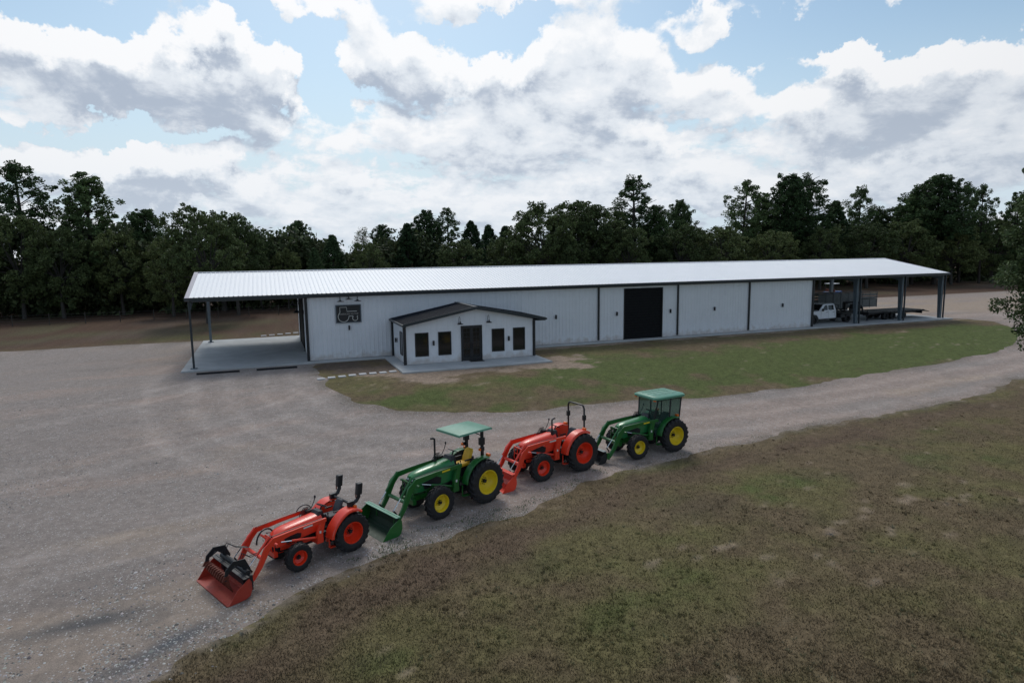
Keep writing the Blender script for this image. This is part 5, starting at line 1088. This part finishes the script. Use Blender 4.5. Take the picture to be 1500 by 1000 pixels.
    for sd in (1, -1):
        e0, e1 = arm[0], arm[1]; q = MB(); ang = atan2(e1[1]-e0[1], e1[0]-e0[0]); cxm, czm = e0[0]*.35+e1[0]*.65, e0[1]*.35+e1[1]*.65; q.box((cxm, sd*(ly+th*.5+.001), czm), (.34*s, .004, .055*s), Matrix.Rotation(-ang, 3, 'Y')); q.build('decal', 'decal' if P1 == 'orange' else 'yellow', T)
        q = MB(); pq = K['post'][1]; q.box((pq[0], sd*(ly+.028*s), pq[1]+.05), (.07*s, .006, .09*s)); q.build('warning_label', 'decal', T)
    # coupler + bucket
    bx = K['bx']; bw = K['bw']/2; bh = K['bh']; bd = K['bd']; BP = K['bpaint']
    q = MB(); 
    for sd in (1, -1): q.beam([(arm[-1][0]-.02, arm[-1][1]-.08*s), (bx-.03, .26*s), (bx-.04, bh*.9)], .09*s, sd*(ly-.02*s), .05*s)
    q.cyl((bx-.07, -ly, bh*.8), (bx-.07, ly, bh*.8), .03*s, n=8); q.cyl((bx-.07, -ly, .18), (bx-.07, ly, .18), .03*s, n=8); q.build('coupler', 'darkmetal' if K.get('grapple') else K.get('paint', P1), T)
    prof = [(bx+.06, bh), (bx-.0, bh*.80), (bx-.01, bh*.42), (bx+.05, bh*.14), (bx+.17, .035), (bx+bd*.6, .02), (bx+bd, .012)]
    q = MB(); q.beam(prof, [.03, .02, .02, .02, .02, .02, .014], 0, 2*bw); bo = q.build('bucket', BP, T)
    for sd in (1, -1):
        q = MB(); q.prism([(bx+.06, bh+.01), (bx-.0, bh*.80), (bx-.01, bh*.42), (bx+.05, bh*.14), (bx+.17, .02), (bx+bd-.02, .0), (bx+bd-.10, .09), (bx+bd*.58, bh*.62)], sd*bw, sd*(bw+.018)); q.build('side_plate', C['ldr'].get('sidepaint', BP), bo)
    q = MB(); q.bb(bx+.03, bx+.10, -bw, bw, bh-.01, bh+.045); q.bb(bx+.10, bx+.20, -bw, bw, bh+.015, bh+.035)
    for yv_ in (-.55, -.2, .2, .55): q.prism([(bx-.05, bh*.7), (bx-.05, bh*.3), (bx+.0, bh*.3), (bx+.0, bh*.7)], yv_*bw-.012, yv_*bw+.012)
    q.build('top_lip', K.get('lippaint', BP), bo, bevel=.006); q = MB(); q.bb(bx+bd-.10, bx+bd+.02, -bw-.01, bw+.01, .0, .012); q.build('cutting_edge', 'rust', bo)
    if K.get('grapple'):
        go_ = MB()
        for yv_ in (-.62, .62):       # two curved black jaws over the bucket
            y_ = yv_*bw; go_.beam([(bx-.02, bh*.55), (bx-.08, bh*1.15), (bx+.02, bh*1.62), (bx+.26, bh*1.70), (bx+.44, bh*1.42), (bx+.52, bh*.95)], [.14, .18, .16, .12, .11, .08], y_, .03); go_.tube([(bx-.06, y_-.09, bh*1.2), (bx+.14, y_-.09, bh*1.5), (bx+.36, y_-.09, bh*1.30)], .028, 8)
        go_.cyl((bx-.02, -bw*.8, bh*1.12), (bx-.02, bw*.8, bh*1.12), .075, n=12); go_.bb(bx-.12, bx+.02, -bw*.85, bw*.85, .12, bh*1.0)
        for yv_ in (-.62, .62): go_.prism([(bx-.12, .1), (bx-.20, bh*.7), (bx-.12, bh*1.2), (bx+.08, bh*1.1), (bx+.04, .15)], yv_*bw-.02, yv_*bw+.02)
        g0 = go_.build('grapple', 'black', T, bevel=.006)
        tb_ = MB(); tb_.cyl((bx+.44, -bw*.66, bh*1.12), (bx+.44, bw*.66, bh*1.12), .035, n=8); n_ = 11
        for k in range(n_): y_ = -bw*.62+k*bw*1.24/(n_-1); tb_.prism([(bx+.40, bh*1.2), (bx+.54, bh*1.18), (bx+.60, bh*.98), (bx+.47, bh*1.02)], y_-.02, y_+.02)
        tb_.build('toothed_bar', 'rust', g0)
        tb_ = MB()
        for k in range(n_): y_ = -bw*.62+k*bw*1.24/(n_-1); tb_.beam([(bx+.46, bh*1.08), (bx+.42, bh*.65), (bx+.34, bh*.28)], [.06, .06, .03], y_, .022)
        tb_.build('tine', 'rust', g0)
        for yv_ in (-.5, -.4, .4, .5): tb_ = MB(); tb_.tube([(arm[-1][0]-.3, yv_*bw*.6, arm[-1][1]+.6), (bx-.25, yv_*bw, bh*1.6), (bx-.05, yv_*bw*1.05, bh*1.9), (bx+.06, yv_*bw*1.1, bh*1.45)], .013, 5); tb_.build('hydraulic_hose', 'black', g0)
    return T
def gz(x, y): return float(terr(x, y))-.01
def place(name, rear_contact, heading, label, C):
    """rear_contact: ground point under the outer face of the tractor's left rear wheel"""
    a = radians(heading+180); fx, fy = cos(a), sin(a); lx, ly_ = -fy, fx; o = C['ty']+C['w']*.3
    x, y = rear_contact[0]-lx*o, rear_contact[1]-ly_*o
    return make_tractor(name, (x, y, gz(x, y)), a, label, C)
def loader(s, wb, up=0.0, fw=0.0, **k):
    A = [(.90, 1.44), (2.0, 1.40), (2.84, 1.34), (3.08, 1.14), (3.36, .62), (3.64, .24)]
    d = dict(arm=[((x+fw)*s, (z+up*min(1, z/1.2))*s) for x, z in A], ah=[.13*s, .15*s, .19*s, .22*s, .18*s, .12*s], post=[(1.16*s, .66*s), (1.16*s, 1.0*s), (1.0*s, (1.46+up)*s)], ph=[.24*s, .22*s, .17*s],
             lift=((1.26*s, .86*s), (2.56*s, (1.14+up)*s)), tilt=(((2.94+fw)*s, (1.46+up)*s), ((3.70+fw)*s, .66*s)), cross=((3.26+fw)*s, .84*s), gz=(1.04*s, 1.30*s), bx=(3.74+fw)*s, bw=1.9, bh=.60, bd=.76, bpaint='green')
    d.update(k); return d
O1 = dict(s=.84, R=.60, w=.36, Rf=.405, wf=.24, wb=1.72, ty=.60, tf=.58, paint='orange', rim='rimorange', chassis='darkmetal', hx0=.74, hx1=2.18, ht0=1.28, ht1=1.16, hw0=.30, hw1=.27, hb0=.86, hb1=.72, nose=3.0, floor=.66, dash=.66, seat=(.12, 1.0, 'seatblack'), fy=(.40, .80), fa=(2, 118), lip=.07, flat=.06, rops='folded', ropsy=.50, ly=.53, text='Kubota', platmat='orange', vent=(.5, .8))
O1['ldr'] = loader(.84, 1.72, hoop=True, grapple=True, bpaint='bucketred', bw=2.02, bh=.54, bd=.66, bx=3.30, lippaint='black', gz=(.80, 1.0))
place('tractor', (1.97, 19.08), 26, 'small orange-red tractor with folded roll bar and black grapple over its bucket', O1)
G1_ = dict(s=1.0, R=.79, w=.44, Rf=.57, wf=.31, wb=2.06, ty=.74, tf=.74, paint='green', hoodpaint='greenhood', rim='yellow', hx0=1.02, hx1=2.72, ht0=1.74, ht1=1.58, hw0=.35, hw1=.28, hb0=1.04, hb1=.92, nose=2.6, floor=.88, dash=.92, seat=(.28, 1.32, 'seatyellow'), fy=(.52, .80), fa=(6, 104), lip=.05, inner='black', rops='canopy', ropsx=-.16, ropsy=.44, ropsz=2.66, can=(-.46, 1.06, .68), ly=.54, stack=(1.50, -.20, 2.50), stripe=True)
G1_['ldr'] = loader(1.0, 2.06, up=.12, lippaint='canopygreen', bpaint='bucketgreen', sidepaint='green')
place('tractor', (6.98, 21.12), 23, 'green tractor with yellow wheels, yellow seat and a flat pale green canopy', G1_)
O2 = dict(s=.98, R=.79, w=.44, Rf=.56, wf=.31, wb=2.08, ty=.74, tf=.72, paint='orange', rim='rimorange', chassis='darkmetal', hx0=.98, hx1=2.56, ht0=1.66, ht1=1.50, hw0=.35, hw1=.30, hb0=1.0, hb1=.86, nose=3.0, floor=.84, dash=.86, seat=(.02, 1.08, 'seatblack'), fy=(.48, .86), fa=(4, 116), flat=.02, rops='full', ropsx=-.36, ropsy=.50, ropsz=2.64, ly=.54, stack=(1.12, .20, 2.24), stkdir=-1, text='Kubota')
O2['ldr'] = loader(.98, 2.08, up=.08, fw=-.20, bpaint='orange', bw=1.85, bh=.62, bd=.7)
place('tractor', (11.72, 22.80), 15, 'orange-red tractor with upright black roll bar between the two green tractors', O2)
G2 = dict(s=1.0, R=.75, w=.43, Rf=.54, wf=.31, wb=2.08, ty=.74, tf=.74, paint='green', hoodpaint='greenhood', rim='yellow', hx0=1.0, hx1=2.62, ht0=1.62, ht1=1.48, hw0=.34, hw1=.28, hb0=.98, hb1=.86, nose=2.8, floor=.84, dash=.86, seat=(.0, 1.08, 'seatblack'), fy=(.52, .84), fa=(6, 108), lip=.05, inner='black', rops='cab', ropsz=2.44, ly=.54, stripe=True)
G2['ldr'] = loader(1.0, 2.08, up=.06, fw=-.16, bw=1.0, bh=.5, bd=.5, bpaint='darkmetal', lippaint='galv')
place('tractor', (16.68, 23.50), 9, 'green tractor with enclosed glass cab and yellow wheels, farthest right of the row', G2)

# ================================================================ truck and trailers under the right canopy
def road_wheel(name, par, x, y, z, R, w, sd, rim='darkmetal'):
    p = MB(); p.lathe([(w*.5, R*.62), (w*.42, R*.6), (w*.1, R*.5), (w*.2, R*.2), (w*.2, 0)], (x, y, z), (0, sd, 0), 18); o = p.build(name, rim, par, smooth=True)
    t = MB(); t.lathe([(-w*.5, R*.6), (-w*.52, R*.85), (-w*.42, R), (w*.42, R), (w*.52, R*.85), (w*.5, R*.6)], (x, y, z), (0, sd, 0), 24); t.build('tyre', 'rubber', o, smooth=True)
def truck():
    T = empty('pickup_truck', (51.35, 50.35, SLAB), pi, 'white crew cab flatbed pickup parked under the right canopy', 'truck')   # origin under the front axle, +x forward
    for sd in (1, -1): road_wheel('front_wheel', T, 0, sd*.86, .41, .41, .28, sd)
    for sd in (1, -1): road_wheel('rear_wheel', T, -4.35, sd*.84, .41, .41, .5, sd)
    def side(poly, y0, y1): return MB().prism(poly, y0, y1)
    b = MB()
    lower = [(.92, .55), (.95, 1.05), (.86, 1.20), (-.62, 1.32), (-2.86, 1.32), (-2.9, .52), (-.62, .48), (-.52, .62), (-.36, .86), (0, .96), (.36, .86), (.52, .55)]
    b.prism(lower, -.95, .95); body = b.build('body', 'carwhite', T, bevel=.05)
    c = MB(); c.loft([[(-.62, -.92, 1.30), (-2.86, -.92, 1.30), (-2.86, .92, 1.30), (-.62, .92, 1.30)], [(-1.28, -.78, 1.93), (-2.72, -.78, 1.95), (-2.72, .78, 1.95), (-1.28, .78, 1.93)], [(-1.42, -.70, 1.98), (-2.62, -.70, 2.0), (-2.62, .70, 2.0), (-1.42, .70, 1.98)]]); c.build('cab_roof', 'carwhite', T, bevel=.03)
    for sd in (1, -1):
        for a, bb_ in ((-1.02, -1.78), (-1.86, -2.58)):
            g = MB(); q = lambda z: .92-(z-1.30)/.63*.14+.006; x0 = a if a < -1.5 else a; 
            g.add([(a, sd*q(1.36), 1.36), (bb_, sd*q(1.36), 1.36), (bb_+.0, sd*q(1.86), 1.86), (a-(.44 if a > -1.5 else .02), sd*q(1.86), 1.86)], [(0, 1, 2, 3)]); g.build('side_window', 'glass', body)
        m_ = MB(); m_.box((-.95, sd*1.08, 1.42), (.10, .20, .26)); m_.tube([(-.98, sd*.92, 1.36), (-.95, sd*1.02, 1.38)], .02, 6); m_.build('mirror', 'black', body, bevel=.02)
        for xh in (-1.62, -2.5): h = MB(); h.bb(xh-.1, xh+.1, sd*.955-.015, sd*.955+.015, 1.14, 1.18); h.build('door_handle', 'black', body)
        d = MB(); d.bb(-1.825, -1.81, sd*.951-.003, sd*.951+.003, .56, 1.33); d.bb(-.86, -.845, sd*.951-.003, sd*.951+.003, .56, 1.30); d.bb(-2.66, -2.645, sd*.951-.003, sd*.951+.003, .8, 1.33); d.bb(-2.85, -.66, sd*.93-.02, sd*.93+.02, .40, .50); d.build('door_seam', 'black', body)
        f = MB(); f.add([(.48*cos(a)*1.08, sd*.962, .41+.52*sin(a)) for a in [pi*k/12 for k in range(13)]]+[(.40*cos(a), sd*.962, .41+.44*sin(a)) for a in [pi*k/12 for k in range(13)]], [(k, k+1, 14+k, 13+k) for k in range(12)]); f.build('wheel_arch', 'black', body)
        l = MB(); l.bb(.88, .955, sd*.75-.15, sd*.75+.15, .9, 1.1); l.build('headlight', 'lens', body, bevel=.02)
    w_ = MB(); w_.add([(-.66, -.84, 1.36), (-.66, .84, 1.36), (-1.24, .73, 1.90), (-1.24, -.73, 1.90)], [(0, 1, 2, 3)]); o = w_.build('windscreen', 'glass', body, xf=lambda p: (p[0]+.02, p[1], p[2]+.015))
    g = MB(); g.bb(.94, .975, -.6, .6, .72, 1.08); g.bb(.93, 1.02, -.93, .93, .50, .66); g.build('grille', 'black', body, bevel=.02)
    # flatbed with headache rack
    fb = MB(); fb.bb(-5.75, -3.02, -1.05, 1.05, .98, 1.06); fb.bb(-5.6, -3.1, -.42, .42, .55, .95); fb.bb(-5.75, -3.6, -1.04, -.96, .84, .97); fb.bb(-5.75, -3.6, .96, 1.04, .84, .97); fo = fb.build('flatbed', 'darkmetal', T, bevel=.01)
    r_ = MB()
    for y_ in (-.98, -.5, 0, .5, .98): r_.bb(-3.09, -3.03, y_-.03, y_+.03, 1.06, 1.86)
    for z_ in (1.84, 1.5): r_.bb(-3.088, -3.032, -1.0, 1.0, z_, z_+.06)
    r_.build('headache_rack', 'black', fo); 
    k_ = MB(); k_.bb(-4.0, -3.4, .6, 1.04, .5, .9); k_.bb(-4.0, -3.4, -1.04, -.6, .5, .9); k_.build('tool_box', 'black', fo, bevel=.02)
truck()
def gooseneck_trailer():
    T = empty('flatbed_trailer', (58.6, 50.45, SLAB), 0, 'black gooseneck flatbed trailer with board deck hitched behind the white pickup', 'trailer')   # +x rearward
    d = MB()
    for k in range(14): d.bb(.05, 7.9, -1.2+k*.172, -1.2+k*.172+.162, .86, .90)
    d.add([(7.9, -1.2, .90), (9.0, -1.2, .62), (9.0, 1.2, .62), (7.9, 1.2, .90), (7.9, -1.2, .86), (9.0, -1.2, .58), (9.0, 1.2, .58), (7.9, 1.2, .86)], [(0, 1, 2, 3), (7, 6, 5, 4), (0, 4, 5, 1), (3, 2, 6, 7), (1, 5, 6, 2)])
    d.build('deck', 'wood', T)
    f = MB()
    for y_ in (-.5, .5): f.bb(.0, 8.0, y_-.06, y_+.06, .52, .84)
    for y_ in (-1.26, 1.21): f.bb(0, 8.0, y_, y_+.05, .74, .91)
    k = .3
    while k < 8: f.bb(k, k+.07, -1.2, 1.2, .70, .855); f.bb(k-.02, k+.05, -1.31, -1.262, .76, .86); k += .55
    f.bb(-.1, 0, -1.25, 1.25, .6, .92); f.bb(7.9, 8.0, -1.1, 1.1, .45, .8); f.build('frame', 'black', T)
    n = MB()
    for y_ in (-.28, .28): n.tube([(0, y_*1.8, .7), (-.15, y_*1.6, 1.4), (-.6, y_*1.2, 1.92), (-1.3, y_, 1.98), (-2.1, y_*.7, 1.9)], .10, 6)
    n.bb(-2.2, -1.9, -.2, .2, 1.15, 1.95); n.cyl((-2.05, 0, .95), (-2.05, 0, 1.3), .08, n=10); n.bb(-.9, -.2, -.42, .42, 1.2, 1.7)
    no = n.build('gooseneck', 'black', T); q = MB(); q.bb(-1.25, -.75, -.40, -.385, 1.86, 2.0); q.build('decal', 'decal', no)
    for x in (2.6, 3.65, 5.2):
        for sd in (1, -1): road_wheel('wheel', T, x, sd*.92, .38, .38, .42, sd)
    l = MB()
    for sd in (1, -1): l.cyl((-.05, sd*1.05, .08), (-.05, sd*1.05, 1.1), .05, n=8); l.bb(-.15, .05, sd*1.05-.1, sd*1.05+.1, .0, .03)
    l.build('landing_leg', 'black', T)
gooseneck_trailer()
def stock_trailer():
    T = empty('livestock_trailer', (60.0, 57.3, SLAB), 0, 'long grey livestock trailer with slatted upper sides behind the white pickup', 'trailer'); L_, Wd, z0, z1 = 9.3, 2.15, .5, 2.25
    p = MB()
    for y_ in (0, Wd):
        for a, b in ((z0, 1.45), (1.54, 1.78), (1.87, 2.10), (2.19, z1)): p.bb(0, L_, y_-.02, y_+.02, a, b)
        z = z0+.1
        while z < 1.4: p.bb(0, L_, y_-.035, y_+.035, z, z+.03); z += .16
    p.bb(L_-.03, L_, .02, Wd-.02, z0, 1.5); p.bb(0, .03, .02, Wd-.02, z0, 1.5); p.bb(0, L_, .03, Wd-.03, z0, z0+.06); p.build('side_panel', 'oldalu', T)
    f = MB(); x = 0
    while x <= L_+.01:
        for y_ in (-.045, Wd+.045): f.bb(x-.03, x+.03, y_-.02, y_+.02, z0-.05, z1+.05)
        f.bb(x-.03, x+.03, 0, Wd, z1+.03, z1+.07); x += L_/8
    f.build('frame', 'oldalu', T)
    q = MB(); q.bb(0, L_*.45, .05, Wd-.05, z1+.07, z1+.10); q.build('roof_sheet', 'wood', T)
    for x in (5.2, 6.1):
        for y_, sd in ((-.0, -1), (Wd, 1)): road_wheel('wheel', T, x, y_+sd*.12, .38, .38, .22, sd)
    q = MB()
    for y_ in (-.3, Wd+.06): q.bb(4.75, 6.55, y_, y_+.24, .80, .83)
    q.tube([(0, .3, .55), (-1.4, Wd/2, .5), (0, Wd-.3, .55)], .05, 6); q.build('mudguard', 'black', T)
stock_trailer()
def utv():
    T = empty('utility_vehicle', (81.6, 75.2, 0), .25, 'blue utility vehicle with flat white roof beyond the livestock trailer', 'utility vehicle')
    b = MB(); b.loft([[(-1.5, -.72, .5), (1.4, -.72, .5), (1.4, .72, .5), (-1.5, .72, .5)], [(-1.5, -.78, 1.1), (.7, -.78, 1.05), (.7, .78, 1.05), (-1.5, .78, 1.1)]]); b.bb(.55, 1.45, -.7, .7, .5, 1.15); b.build('body', 'blue', T, bevel=.05)
    b = MB(); b.bb(.9, 1.3, -.5, .5, 1.15, 1.18); b.bb(-1.3, -1.0, -.6, .6, 1.1, 1.14); b.build('hood_panel', 'carwhite', T)
    b = MB(); b.bb(-1.0, -.5, -.65, .65, .9, 1.5); b.build('seat', 'rust', T, bevel=.04)
    b = MB()
    for sd in (1, -1): b.tube([(.6, sd*.7, 1.1), (.25, sd*.66, 2.3)], .035, 6); b.tube([(-1.1, sd*.7, 1.1), (-.95, sd*.66, 2.3)], .035, 6)
    b.build('roll_cage', 'black', T); b = MB(); b.bb(-1.2, .5, -.75, .75, 2.3, 2.38); b.build('roof', 'canopywhite', T, bevel=.03)
    for x in (-.95, .95):
        for sd in (1, -1): road_wheel('wheel', T, x, sd*.66, .33, .33, .24, sd)
utv()
